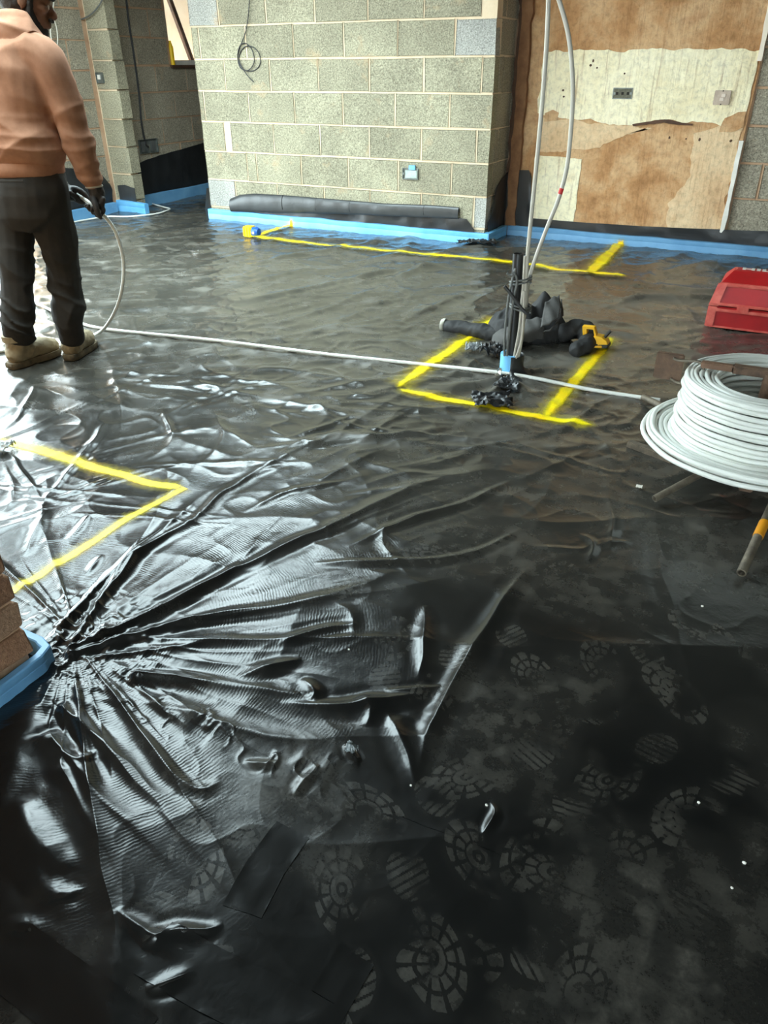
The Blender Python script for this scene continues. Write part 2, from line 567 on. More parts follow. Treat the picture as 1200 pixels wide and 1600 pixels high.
MB().prism(ragged([(-2.175, 0.0), (-2.09, 0.0), (-2.085, 2.44), (-2.165, 2.44)], step=0.06, amp=0.012), 1, YP - 0.045, YP + 0.01).build('corner_batten', M['timber'], wb)
MB().prism(ragged([(-2.205, 0.0), (-2.165, 0.0), (-2.165, 2.44), (-2.205, 2.44)], step=0.05, amp=0.010), 1, YP - 0.02, YP + 0.01).build('corner_batten', M['timber_dark'], wb)['label'] = 'dark edge beside the batten'  # darker timber strip in the inner corner
# rear wall with its added opening, right wall, near wall stub on the left with its broken brick end
wr = MB()
wr.box((XL, YB - 0.3, -0.2), (REAR_OPENING[0], YB, 2.45)).box((REAR_OPENING[1], YB - 0.3, -0.2), (XR, YB, 2.45)).box((REAR_OPENING[0], YB - 0.3, REAR_OPENING[2]), (REAR_OPENING[1], YB, 2.45))
struct(wr.build('wall_rear', M['shell']))
struct(MB().box((XR, YB, -0.2), (XR + 0.3, 6.75, 2.45)).build('wall_right', M['shell']))
struct(MB().box((XL, 9.6, -0.2), (-4.0, 9.8, 2.45)).build('wall_far', M['shell']))
struct(MB().box((-4.2, 6.62, -0.2), (-4.0, 9.6, 2.45)).build('wall_inner', M['shell']))

# ---------------------------------------------------------------- the black sheet on the floor
_tab = np.random.RandomState(5).rand(512, 512)


def vnoise(x, y, seed=0):
    x = x + seed * 17.31; y = y + seed * 9.17
    xi, yi = np.floor(x).astype(int), np.floor(y).astype(int)
    u, v = x - xi, y - yi
    u = u * u * u * (u * (u * 6 - 15) + 10); v = v * v * v * (v * (v * 6 - 15) + 10)
    a, b = xi & 511, yi & 511
    a1, b1 = (xi + 1) & 511, (yi + 1) & 511
    return (_tab[a, b] * (1 - u) + _tab[a1, b] * u) * (1 - v) + (_tab[a, b1] * (1 - u) + _tab[a1, b1] * u) * v


def fbm(x, y, oct=4, seed=0):
    s, a, t = 0, 1.0, 0
    for i in range(oct):
        s = s + a * vnoise(x * 2 ** i, y * 2 ** i, seed + i); t += a; a *= 0.5
    return s / t


def ridged(x, y, seed=0, sharp=2.0):
    return (1 - np.abs(2 * vnoise(x, y, seed) - 1)) ** sharp


# creases: surveyed points along each fold, height mm, half width mm, taper (0 both ends, 1 full at the start)
FOLDS = [
    ([(102, 980), (175, 900), (250, 835), (300, 790), (360, 750)], 13, 13, 1),
    ([(118, 1002), (215, 870), (300, 815), (350, 770), (425, 725), (530, 682), (640, 672)], 13, 16, 1),
    ([(110, 1020), (240, 960), (370, 890), (470, 845), (595, 785), (690, 748), (800, 735)], 20, 19, 1),
    ([(115, 1026), (250, 985), (360, 960), (450, 945), (570, 915), (620, 890)], 17, 17, 1),
    ([(150, 1032), (280, 1015), (345, 1005), (420, 1010)], 8, 12, 1),
    ([(215, 1062), (300, 1065), (435, 1085), (500, 1075)], 15, 18, 1),
    ([(370, 1060), (420, 1045), (470, 1030)], 8, 14, 0), ([(435, 1100), (545, 1105), (690, 1078)], 10, 16, 0),
    ([(65, 1155), (100, 1215), (140, 1290), (175, 1350), (205, 1420)], 12, 16, 1), ([(80, 1152), (150, 1240), (225, 1310), (300, 1390)], 14, 20, 1),
    ([(100, 1110), (175, 1175), (250, 1260), (300, 1325), (370, 1400)], 14, 19, 1), ([(220, 1140), (260, 1200), (310, 1235), (350, 1220)], 9, 12, 0),
    ([(10, 1250), (60, 1325), (110, 1360)], 14, 16, 0), ([(-20, 1260), (30, 1340), (65, 1380), (110, 1440)], 10, 10, 0), ([(90, 1175), (125, 1190), (150, 1172)], 5, 7, 0),
    ([(825, 885), (785, 940), (745, 1000), (700, 1085), (680, 1125), (662, 1152), (654, 1205)], 16, 17, 0),
    ([(800, 750), (725, 790), (630, 815), (540, 855)], 12, 13, 0), ([(815, 825), (765, 855), (690, 875), (600, 880), (490, 880)], 11, 12, 0),
    ([(665, 945), (662, 1010), (650, 1060)], 7, 14, 0), ([(942, 735), (950, 770), (956, 830), (950, 880)], 6, 10, 0),
    ([(500, 655), (600, 675), (750, 690), (880, 717), (950, 740), (1000, 745)], 8, 8, 0), ([(1020, 800), (1030, 850), (1040, 920), (1060, 990), (1085, 1080)], 4, 12, 0),
    ([(290, 600), (375, 618), (440, 630), (510, 642), (620, 668)], 5, 14, 0), ([(330, 612), (420, 640), (500, 655)], 3, 10, 0),
    ([(420, 720), (500, 687), (640, 682), (700, 670)], 10, 16, 0), ([(445, 625), (550, 603), (640, 592), (720, 600)], 7, 14, 0), ([(290, 525), (400, 485), (520, 470)], 6, 12, 0),
    ([(480, 640), (560, 632), (650, 640), (720, 655)], 7, 13, 0), ([(300, 560), (420, 545), (560, 548)], 5, 12, 0), ([(560, 565), (640, 560), (760, 575)], 5, 12, 0),
    ([(600, 1080), (640, 1078), (690, 1070)], 5, 8, 0), ([(560, 1090), (580, 1110), (575, 1135)], 9, 18, 0), ([(470, 1060), (490, 1080), (480, 1095)], 7, 13, 0),
    ([(600, 1110), (630, 1160), (655, 1230)], 7, 14, 0), ([(765, 1255), (770, 1275), (750, 1310)], 5, 7, 0), ([(440, 1190), (410, 1195), (385, 1190)], 6, 8, 0),
    ([(540, 1165), (552, 1180), (560, 1190)], 9, 6, 0), ([(500, 1195), (470, 1225), (455, 1245)], 6, 8, 0),
    ([(220, 1480), (260, 1455), (320, 1450), (350, 1440)], 8, 9, 0), ([(230, 1550), (265, 1535), (300, 1515)], 8, 7, 0), ([(180, 1425), (260, 1475), (300, 1480)], 6, 9, 0),
    ([(85, 1390), (100, 1400), (120, 1395)], 6, 8, 0), ([(0, 1435), (50, 1455), (70, 1475)], 6, 9, 0), ([(60, 785), (80, 770), (140, 700), (165, 660)], 7, 10, 0), ([(64, 783), (30, 730), (0, 700)], 6, 10, 0),
    ([(66, 785), (120, 770), (180, 745)], 5, 8, 0), ([(0, 640), (25, 610), (45, 595), (60, 560)], 8, 14, 0), ([(0, 675), (30, 650), (60, 600)], 6, 9, 0), ([(0, 720), (20, 760), (10, 800)], 6, 12, 0),
    ([(40, 870), (60, 830), (75, 800)], 7, 12, 0), ([(100, 850), (120, 830), (140, 805)], 6, 10, 0), ([(135, 900), (160, 870)], 6, 10, 0), ([(170, 560), (190, 640), (185, 690)], 5, 14, 0),
    ([(330, 640), (350, 690), (300, 740)], 6, 14, 0), ([(250, 640), (270, 690), (230, 720)], 6, 14, 0), ([(480, 760), (560, 720), (610, 700)], 7, 14, 0),
    ([(380, 800), (450, 770), (540, 750)], 7, 12, 0), ([(210, 1090), (300, 1120), (420, 1150), (520, 1160)], 7, 16, 0), ([(430, 1010), (500, 985), (560, 975)], 6, 12, 0),
    ([(500, 935), (545, 960), (550, 1000)], 5, 14, 0), ([(640, 730), (700, 720), (760, 700)], 6, 14, 0), ([(560, 760), (640, 740), (720, 745)], 5, 10, 0), ([(610, 800), (600, 850), (640, 900)], 4, 12, 0),
    ([(870, 740), (840, 790), (800, 815)], 5, 12, 0), ([(905, 835), (925, 850), (915, 880)], 6, 10, 0), ([(830, 855), (900, 860), (925, 850)], 5, 9, 0), ([(930, 855), (990, 848)], 5, 8, 0),
    ([(430, 230 + 170), (520, 430), (610, 445), (640, 440)], 5, 12, 0), ([(610, 445), (680, 410), (720, 395)], 5, 10, 0), ([(590, 420), (620, 445), (660, 480), (680, 500)], 6, 14, 0), ([(400, 400), (300, 440), (190, 445)], 5, 14, 0),
    ([(180, 475), (250, 490), (330, 497), (450, 492)], 5, 11, 0), ([(860, 500), (960, 520), (1060, 545), (1110, 560)], 6, 12, 0), ([(880, 470), (960, 480), (1040, 500), (1100, 500)], 7, 16, 0), ([(950, 600), (1000, 640), (960, 680)], 5, 12, 0),
    ([(880, 400), (940, 450), (1000, 500)], 5, 14, 0), ([(1000, 420), (1060, 470), (1090, 510)], 5, 14, 0), ([(840, 590), (900, 600), (980, 612)], 6, 9, 0), ([(820, 600), (870, 640), (940, 690), (960, 740)], 6, 14, 0),
    ([(700, 700), (780, 705), (860, 720)], 6, 12, 0),
]
PIER = np.array([-1.38, 0.95])


def _seg(X, Y, P, amp, w, taper, H):
    """height of one fold"""
    lo, hi = P.min(0) - 7 * w, P.max(0) + 7 * w
    m = (X > lo[0]) & (X < hi[0]) & (Y > lo[1]) & (Y < hi[1])
    if not m.any(): return
    x, y = X[m], Y[m]
    d2 = np.full(x.shape, 1e9); tt = np.zeros_like(x)
    L = np.r_[0, np.cumsum(np.linalg.norm(np.diff(P, axis=0), axis=1))]
    sd = np.zeros_like(x)
    for i in range(len(P) - 1):
        a, b = P[i], P[i + 1]
        e = b - a; l2 = e @ e + 1e-12
        t = np.clip(((x - a[0]) * e[0] + (y - a[1]) * e[1]) / l2, 0, 1)
        dx, dy = x - (a[0] + t * e[0]), y - (a[1] + t * e[1])
        q = dx * dx + dy * dy
        k = q < d2
        d2 = np.where(k, q, d2); tt = np.where(k, (L[i] + t * math.sqrt(l2)) / L[-1], tt)
        sd = np.where(k, np.sign(dx * e[1] - dy * e[0]), sd)
    d = np.sqrt(d2)
    ww = w * (0.55 + 0.75 * tt) if taper else w * (0.7 + 0.3 * np.sin(np.pi * tt))
    e = d / ww * np.where(sd > 0, 1.15, 0.75)
    prof = 1.45 * np.exp(-1.25 * np.sqrt(e * e + 0.09)) - 0.20 * np.exp(-((d - 2.6 * ww) / (1.2 * ww)) ** 2)
    prof = prof * (0.62 + 0.7 * vnoise(tt * L[-1] * 5.0 + P[0, 0] * 7, P[0, 1] * 9 + tt * 0, 57))
    tp = np.clip(1 - tt, 0, 1) ** 0.8 if taper else np.clip(np.sin(np.pi * np.clip(tt, 0.0, 1)), 0, 1) ** 0.9
    tp = tp * np.clip(1 - (d - 4 * ww) / (2.5 * w), 0, 1)
    H[m] += amp * prof * tp


def sheet_height(X, Y):
    X = np.asarray(X, float); Y = np.asarray(Y, float)
    wx = X + 0.10 * (fbm(X * 2.1, Y * 2.1, 2, 31) - 0.5)
    wy = Y + 0.10 * (fbm(X * 2.1, Y * 2.1, 2, 37) - 0.5)
    far = np.clip((Y - 1.6) / 1.6, 0, 1)
    left = np.clip((-0.55 - X) / 0.7, 0, 1) * (1 - np.clip((Y - 3.2) / 1.0, 0, 1))
    H = 0.010 * (fbm(X * 1.3, Y * 1.3, 2, 1) - 0.5)
    u, v = 0.889 * wx + 0.458 * wy, -0.458 * wx + 0.889 * wy
    H += (0.0042 + 0.0030 * far) * ridged(u * 1.6, v * 3.4, 3, 2.2)
    H += (0.0016 + 0.0030 * far + 0.003 * left) * ridged(wx * 4.2 + 0.6 * wy, wy * 5.5, 5, 2.5)
    H += (0.0007 + 0.0040 * far + 0.0015 * left) * ridged(wx * 6.5 - wy * 3, wy * 7.5 + wx * 2, 7, 3.5)
    H += 0.0028 * far * ridged(wx * 9.0 + wy * 7, wy * 11 - wx * 6, 8, 3.0)
    H += 0.0012 * (0.6 * left + 0.5) * (fbm(X * 16, Y * 16, 3, 9) - 0.5)
    d = np.hypot(X - PIER[0], Y - PIER[1])
    fa = np.arctan2(Y - PIER[1], X - PIER[0])
    fw = fa + 0.10 * (fbm(X * 3, Y * 3, 2, 43) - 0.5)
    amp = 0.012 * np.clip((d - 0.05) / 0.25, 0, 1) * np.exp(-np.clip(d - 0.3, 0, 9) / 0.55)
    H += amp * (ridged(fw * 3.4, d * 0.5, 45, 2.4) + 0.28 * ridged(fw * 8.5, d * 0.9, 47, 2.0) - 0.4)
    H += 0.012 * np.exp(-(d / 0.16) ** 2) * (ridged(X * 22, Y * 22, 11, 1.5) + 0.8 * ridged(X * 41, Y * 37, 12, 1.2) - 0.6)
    seam = np.exp(-((Y - 0.87) / 0.05) ** 2) * np.clip((-0.45 - X) / 0.3, 0, 1)
    H += 0.005 * seam * (ridged(X * 17 + 5 * fbm(X * 12, Y * 12, 2, 87), Y * 26 + X * 9, 13, 1.4) - 0.3)
    d = np.hypot(X + 1.0, Y - 3.18)
    ph = np.arctan2(Y - 3.18, X + 1.0)
    H += 0.035 * np.exp(-(d / 0.11) ** 1.3) + 0.008 * np.exp(-(d / 0.35) ** 2) * np.cos(9 * ph + 3 * fbm(X * 4, Y * 4, 2, 41))
    xa, ya = wx2(X, Y), wy2(X, Y)
    for P, amp, w, tp in FOLDS_W:
        _seg(xa, ya, P, amp, w, tp, H)
    return H


def more_folds():
    # long thin pulls all over the far part of the sheet
    rg = random.Random(21)
    for i in range(150):
        x, y = rg.uniform(-5.2, 0.7), rg.uniform(2.3, 6.2)
        if i < 30: x, y = rg.uniform(-2.9, -0.9), rg.uniform(1.3, 2.6)
        a = rg.choice((0.48, 0.3, 0.9, 1.15, 1.35, 1.5)) + rg.gauss(0, 0.18)
        L = rg.uniform(0.35, 1.5) * (0.5 if i < 30 else 1)
        b = rg.uniform(-0.12, 0.12)
        P = np.array([(x + t * L * math.cos(a + b * t), y + t * L * math.sin(a + b * t)) for t in np.linspace(-0.5, 0.5, 6)])
        w = rg.uniform(0.008, 0.017) * (y / 2.2) ** 1.25
        FOLDS_W.append((P, min(0.012, w * rg.uniform(0.2, 0.42)), w, 0))


def wx2(X, Y): return X + 0.012 * (vnoise(X * 9, Y * 9, 51) - 0.5)
def wy2(X, Y): return Y + 0.012 * (vnoise(X * 9, Y * 9, 53) - 0.5)


FOLDS_W = []
for pts, amp, w, tp in FOLDS:
    P = np.array([G(*p)[:2] for p in arc([(p[0], p[1]) for p in pts], 14)])
    FOLDS_W.append((P, amp * 0.001, w * 0.001 * (1.0 if P[:, 1].mean() < 2 else 1.5), tp))

more_folds()


def ground(x, y):
    return float(sheet_height(np.array([x]), np.array([y]))[0])


# dusty boot prints: position, heading
PRINTS = []
_pr = random.Random(3)
for (px, py) in [(860, 920), (900, 800), (730, 825), (640, 860), (720, 760), (850, 780), (930, 1010), (880, 1130), (770, 1200), (920, 1380), (1000, 1320), (690, 1060), (610, 1020), (660, 1440), (930, 1500), (860, 1300),
                 (1080, 1100), (1130, 1000), (1000, 900), (1100, 860), (540, 1240), (440, 1270), (420, 1560), (540, 1440), (760, 1500), (1100, 1250), (1040, 1060), (980, 1200), (820, 1030), (720, 1300), (560, 900), (640, 700), (460, 560), (380, 640), (300, 480), (520, 500), (700, 450), (250, 400), (1150, 1420), (160, 1500), (300, 1300), (80, 640), (210, 700)]:
    g = G(px, py)
    PRINTS.append((g[0], g[1], _pr.uniform(0, 6.28), _pr.uniform(0.55, 1.0)))


def dust_glint_field(X, Y):
    near = np.clip((3.4 - Y) / 1.2, 0, 1)
    right = np.clip((X + 1.1) / 0.7, 0, 1)
    base = np.clip(fbm(X * 3.1, Y * 3.1, 5, 61) * 2.4 - 0.95, 0, 1)
    D = 0.45 * base * (0.35 + 0.65 * right)
    blot = np.clip(fbm(X * 26, Y * 26, 4, 67) * 3.2 - 1.35, 0, 1)
    D = D * (0.35 + 0.9 * blot)
    # scuffs and dust smears, plus painted-in glints of the far creases
    u, v = 0.86 * X + 0.51 * Y, -0.51 * X + 0.86 * Y
    wv = v + 0.22 * (fbm(X * 1.1, Y * 1.1, 3, 151) - 0.5)
    wu = u + 0.22 * (fbm(X * 1.1, Y * 1.1, 3, 157) - 0.5)
    st = np.clip(ridged(wu * 1.1, wv * 6.0, 153, 7.0) * 1.2 - 0.25, 0, 1) + np.clip(ridged(wu * 2.6 + wv * 3, wv * 9.0 - wu * 2.2, 155, 8.0) * 1.1 - 0.3, 0, 1) + 0.7 * np.clip(ridged(wu * 4.1 - wv * 2, wu * 1.5 + wv * 3.0, 159, 9.0) - 0.3, 0, 1)
    blt = np.clip(fbm(X * 9, Y * 9, 4, 161) * 3.0 - 1.35, 0, 1)
    D = D + np.clip((Y - 1.7) / 1.2, 0, 1) * (1.0 * st * (0.3 + blt) + 0.18 * blt)
    for x, y, a, s in PRINTS:
        c, si = math.cos(a), math.sin(a)
        m = (np.abs(X - x) < 0.2) & (np.abs(Y - y) < 0.2)
        if not m.any(): continue
        p = (X[m] - x) * c + (Y[m] - y) * si
        q = -(X[m] - x) * si + (Y[m] - y) * c
        fore = ((p - 0.06) / 0.088) ** 2 + (q / 0.05) ** 2
        heel = ((p + 0.092) / 0.052) ** 2 + (q / 0.038) ** 2
        rho, th = np.hypot(p - 0.06, q * 1.5), np.arctan2(q * 1.5, p - 0.06)
        bars = (np.abs(((th / (2 * np.pi) * 11) % 1) - 0.5) < 0.36) & (rho > 0.034)
        hub = (np.abs(rho - 0.022) < 0.007) | (rho < 0.007)
        gap = np.abs(rho - 0.058) < 0.004
        fp = (fore < 1) & (bars | hub) & ~gap
        hp = (heel < 1) & (np.abs(((p + q * 0.3) * 62 % 1) - 0.5) < 0.34)
        wear = np.clip(fbm(X[m] * 16 + a, Y[m] * 16, 3, 71) * 3.4 - 1.25, 0, 1)
        rim = np.clip(1.6 - np.minimum(fore, heel), 0, 0.25)
        D[m] = np.maximum(D[m], s * (0.36 * np.where(fp | hp, 1.0, 0.0) + 0.16 * rim) * wear)
    return np.clip(D, 0, 1)


def polythene():
    k = NT('black_sheet')
    co = k.coord()
    d = k.attr('dust')
    wet = k.attr('ripple')
    fine = k.noise(150, 4, 0.7, co)
    dust = k.math('MULTIPLY', d, k.ramp(fine, [(0.3, 0.45), (0.7, 1.25)]), True)
    specks = k.ramp(k.vor(70, co), [(0.0, 1.0), (0.035, 0.0)])
    specks = k.math('MULTIPLY', specks, k.ramp(k.noise(9, 3, 0.6, co), [(0.60, 0.0), (0.66, 0.8)]))
    col = k.mix(dust, k.mix(k.ramp(k.attr('film_sheen'), [(0.0, 0.0), (1.0, 1.0)]), (0.0065, 0.0068, 0.0066), (0.058, 0.055, 0.046)), lin(92, 88, 80))
    col = k.mix(specks, col, lin(120, 112, 98))
    rg = k.math('ADD', k.math('MULTIPLY', dust, 0.35), k.ramp(k.noise(7, 4, 0.6, co), [(0.3, 0.14), (0.7, 0.24)]), True)
    rg = k.math('ADD', rg, k.math('MULTIPLY', k.math('SUBTRACT', 1.0, k.attr('film_sheen'), True), 0.035), True)
    k.set(Base_Color=col, Roughness=rg, Specular_IOR_Level=k.math('ADD', 0.48, k.math('MULTIPLY', k.attr('film_sheen'), 0.5)), IOR=1.5)
    # stretch ripples ring the corner where the sheet is pulled round the brick end
    sub = k.n('VectorMath', operation='SUBTRACT'); k.put(sub.inputs[0], co); sub.inputs[1].default_value = (PIER[0] - 0.05, PIER[1] + 0.02, 0)
    ln = k.n('VectorMath', operation='LENGTH'); k.put(ln.inputs[0], sub.outputs[0])
    ph = k.math('ADD', k.math('MULTIPLY', ln.outputs['Value'], 780.0), k.math('MULTIPLY', k.noise(11, 3, 0.6, co), 26.0))
    rip = k.math('MULTIPLY', k.math('SINE', ph), k.math('MULTIPLY', wet, k.ramp(k.noise(5, 3, 0.5, co), [(0.4, 0.0), (0.62, 0.11)])))
    rd = k.n('TexNoise', Scale=13.0, Detail=5.0, Roughness=0.5, noise_type='RIDGED_MULTIFRACTAL'); k.put(rd.inputs['Vector'], co)
    crk = k.noise(40, 4, 0.6, co, 0.5)
    h = k.math('ADD', rip, k.math('ADD', k.math('MULTIPLY', crk, 0.5), k.math('MULTIPLY', k.noise(120, 3, 0.6, co), 0.10)))
    h = k.math('ADD', h, k.math('MULTIPLY', rd.outputs['Fac'], k.math('ADD', 0.35, k.math('MULTIPLY', k.attr('film_sheen'), 0.5))))
    k.bump(h, 1.0, 0.0011)
    return k.m


M['sheet'] = polythene()
SEAM_Y = 0.862
th_n = 860
th = np.linspace(math.radians(75), math.atan2(1.25, 5.2), th_n)
rr = 1.25 / np.tan(th)
rr = np.r_[np.linspace(0.02, rr[0], 12)[:-1], rr, np.arange(rr[-1] + 0.025, 10.4, 0.027)]
az = np.r_[np.linspace(-1.5, -0.56, 60)[:-1], np.linspace(-0.56, 0.56, 860), np.linspace(0.56, 1.5, 60)[1:]] + YAW + math.pi / 2
RRm, AZm = np.meshgrid(rr, az, indexing='ij')
GX, GY = RRm * np.cos(AZm), RRm * np.sin(AZm)
GH = sheet_height(GX, GY)
GD = dust_glint_field(GX, GY)
GR = np.clip(1.25 - np.hypot(GX - PIER[0], GY - PIER[1]) / 1.1, 0, 1) * np.clip((-0.35 - GX) / 0.5, 0, 1)
GF = np.clip((GY - 1.2) / 2.0, 0, 1) * (0.45 + 0.55 * np.clip(fbm(GX * 2.2, GY * 2.2, 4, 73) * 2 - 0.5, 0, 1))  # dust film; its paler colour also stands in for light reflected off the far floor
nr_, na_ = GX.shape
idx = np.arange(nr_ * na_).reshape(nr_, na_)
quads = np.stack([idx[:-1, :-1], idx[1:, :-1], idx[1:, 1:], idx[:-1, 1:]], -1).reshape(-1, 4)
cx = GX.ravel()[quads].mean(1); cy = GY.ravel()[quads].mean(1)


def inside(x, y):
    ok = (x > XL - 0.02) & (x < XR) & (y < 9.5) & (y > YB)
    ok &= ~((y > YW + 0.02) & (x > -4.97) & (x < -2.23))
    ok &= ~((y > YP + 0.02) & (x > -4.2))
    ok &= ~((x < -1.46) & (y < 0.84) & (y > 0.30))
    return ok


def sheet_mesh(name, q, dz):
    used = np.unique(q)
    mp = np.full(nr_ * na_, -1); mp[used] = np.arange(len(used))
    me = bpy.data.meshes.new(name)
    co = np.stack([GX.ravel()[used], GY.ravel()[used], GH.ravel()[used] + dz + (0.0 * np.exp(-((GY.ravel()[used] - SEAM_Y) / 0.008) ** 2) if dz == 0 else 0)], -1)
    me.vertices.add(len(used)); me.vertices.foreach_set('co', co.ravel())
    qq = mp[q].astype(np.int32)
    me.loops.add(qq.size); me.loops.foreach_set('vertex_index', qq.ravel())
    me.polygons.add(len(qq)); me.polygons.foreach_set('loop_start', np.arange(0, qq.size, 4, dtype=np.int32))
    me.update(calc_edges=True)
    me.shade_smooth()
    for an, arr in (('dust', GD), ('ripple', GR), ('film_sheen', GF)):
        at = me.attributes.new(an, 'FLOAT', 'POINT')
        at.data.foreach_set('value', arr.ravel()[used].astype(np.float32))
    me.materials.append(M['sheet'])
    return link(bpy.data.objects.new(name, me))


ok = inside(cx, cy)
far_q = ok & (cy > SEAM_Y + 0.004 * np.sin(cx * 21))
near_q = ok & (cy < SEAM_Y + 0.03)
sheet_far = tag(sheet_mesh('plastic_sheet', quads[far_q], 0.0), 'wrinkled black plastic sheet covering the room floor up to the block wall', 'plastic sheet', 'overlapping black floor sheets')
sheet_near = tag(sheet_mesh('plastic_sheet', quads[near_q], -0.0006), 'flatter dusty black plastic sheet nearest the camera, lapped under the big sheet', 'plastic sheet', 'overlapping black floor sheets')


def paint_material():
    k = NT('yellow_spray_paint')
    a = k.attr('paint')
    co = k.coord()
    n = k.noise(55, 5, 0.7, co)
    n2 = k.noise(260, 2, 0.5, co)
    al = k.math('ADD', a, k.math('MULTIPLY', k.math('SUBTRACT', n, 0.5), 0.55))
    al = k.math('MULTIPLY', k.ramp(al, [(0.10, 0.0), (0.42, 0.34), (0.74, 0.97)]), k.ramp(n2, [(0.25, 0.7), (0.5, 1.0)]))
    al = k.math('MULTIPLY', al, k.ramp(a, [(0.01, 0.0), (0.08, 1.0)]))
    col = k.mix(k.ramp(k.noise(9, 3, 0.5, co), [(0.35, 0.0), (0.7, 1.0)]), lin(255, 236, 10), lin(252, 208, 0))
    k.set(Base_Color=col, Roughness=0.45, Alpha=al)
    k.bump(n, 0.2, 0.003)
    return k.m


M['paint'] = paint_material()


def spray_line(parent, pts, w=0.026, halo=0.055, lift=0.0022, label=None, strength=1.0, ends=(1, 1), surf=None):
    """a sprayed line lying on the sheet: surveyed points -> a thin strip following the folds"""
    P = np.array([G(*p)[:2] for p in pts]) if surf is None else np.array(pts, float)
    seg = np.linalg.norm(np.diff(P, axis=0), axis=1)
    L = np.r_[0, np.cumsum(seg)]
    n = max(8, int(L[-1] / 0.012))
    s = np.linspace(0, L[-1], n)
    c = np.stack([np.interp(s, L, P[:, i]) for i in range(P.shape[1])], -1)
    t = np.gradient(c, axis=0); t /= np.linalg.norm(t, axis=1)[:, None]
    wob = np.array([vnoise(np.array([q * 3.0]), np.array([1.7]), 81)[0] - 0.5 for q in s])
    offs = np.linspace(-1, 1, 13)
    if surf is None:
        nrm = np.stack([-t[:, 1], t[:, 0]], -1)
        c = c + nrm * (wob * 0.014)[:, None]
        X = c[:, None, 0] + nrm[:, None, 0] * offs[None] * halo
        Y = c[:, None, 1] + nrm[:, None, 1] * offs[None] * halo
        Z = sheet_height(X, Y) + lift
        V = np.stack([X, Y, Z], -1)
    else:                                                   # upright, on the face of a foam strip
        side = np.array(surf, float)
        V = c[:, None, :] + side[None, None, :] * offs[None, :, None] * halo
    d = np.abs(offs)[None] * halo
    thick = np.array([vnoise(np.array([q * 5.0]), np.array([4.4]), 83)[0] for q in s])[:, None]
    core = np.clip(1.12 - (d / (w * (0.42 + 0.5 * thick))) ** 2 * 0.55, 0, 1)
    soft = 0.38 * np.clip(1 - d / halo, 0, 1)
    a = np.maximum(core * 0.9, soft) * strength
    e = np.minimum(np.where(ends[0], np.clip(s / 0.05, 0, 1), 1), np.where(ends[1], np.clip((L[-1] - s) / 0.05, 0, 1), 1))
    a = a * e[:, None]
    a[:, 0] = a[:, -1] = 0
    mb = MB().grid(V)
    o = mb.build('spray_line', M['paint'], parent, smooth=180, fix=False)
    at = o.data.attributes.new('paint', 'FLOAT', 'POINT')
    at.data.foreach_set('value', a.ravel().astype(np.float32))
    if label: o['label'] = label
    return o


spray_line(sheet_far, [(-40, 680), (60, 705), (150, 733), (230, 755), (292, 766)], 0.030, 0.070, label='yellow line running in from the left edge', ends=(0, 1))
spray_line(sheet_far, [(290, 765), (200, 815), (110, 870), (18, 928)], 0.022, 0.055, label='yellow line running back to the brick wall end', ends=(0, 0), strength=0.86)
spray_line(sheet_far, [(385, 372), (470, 382), (560, 392), (660, 402), (760, 410), (850, 422), (920, 431), (982, 436)], 0.034, 0.11, lift=0.016, label='long yellow line in front of the block wall')
spray_line(sheet_far, [(400, 372), (425, 365), (458, 353)], 0.036, 0.10, lift=0.016, label='short yellow tick at the blue strip')
spray_line(sheet_far, [(918, 432), (940, 412), (960, 390), (970, 376)], 0.055, 0.13, lift=0.014, label='yellow tick below the plaster wall')
spray_line(sheet_far, [(618, 612), (660, 582), (705, 550), (745, 520), (778, 497)], 0.030, 0.11, lift=0.006, label='left side of the yellow rectangle')
spray_line(sheet_far, [(618, 611), (670, 622), (735, 636), (790, 645), (850, 655), (935, 670)], 0.028, 0.085, lift=0.005, label='near side of the yellow rectangle')
spray_line(sheet_far, [(848, 657), (880, 622), (905, 590), (930, 560), (955, 528)], 0.030, 0.095, lift=0.006, label='right side of the yellow rectangle')

# ---------------------------------------------------------------- near wall end on the left
near = struct(MB().box((XL, 0.30, -0.2), (-1.390, 0.826, 2.45)).build('wall_near', M['mortar_rust']))
M['brick'] = block_material('old_brick', lin(150, 112, 86), lin(134, 98, 76), 0.45)
M['brick_pale'] = block_material('render_smeared_brick', lin(164, 130, 104), lin(150, 118, 94), 0.45)
z = 0.055
row = 0
while z < 2.4:
    e = [0.31, 0.415, 0.63, 0.838] if row % 2 else [0.31, 0.52, 0.735, 0.838]
    for p, q in zip(e[:-1], e[1:]):
        h = 0.068
        bm = bmesh.new(); bmesh.ops.create_cube(bm, size=1.0)
        for v in bm.verts:
            v.co = Vector((-1.41 + (v.co.x + 0.5) * (0.035 + jit(0.004)), (p + q) / 2 + v.co.y * (q - p - 0.01) + jit(0.004), z + 0.036 + v.co.z * h + jit(0.003)))
        bmesh.ops.bevel(bm, geom=bm.edges[:], offset=0.006, segments=1, affect='EDGES')
        MB().bm(bm).build('brick', M['brick_pale' if row % 3 == 1 else 'brick'], near)
    z += 0.0765
    row += 1

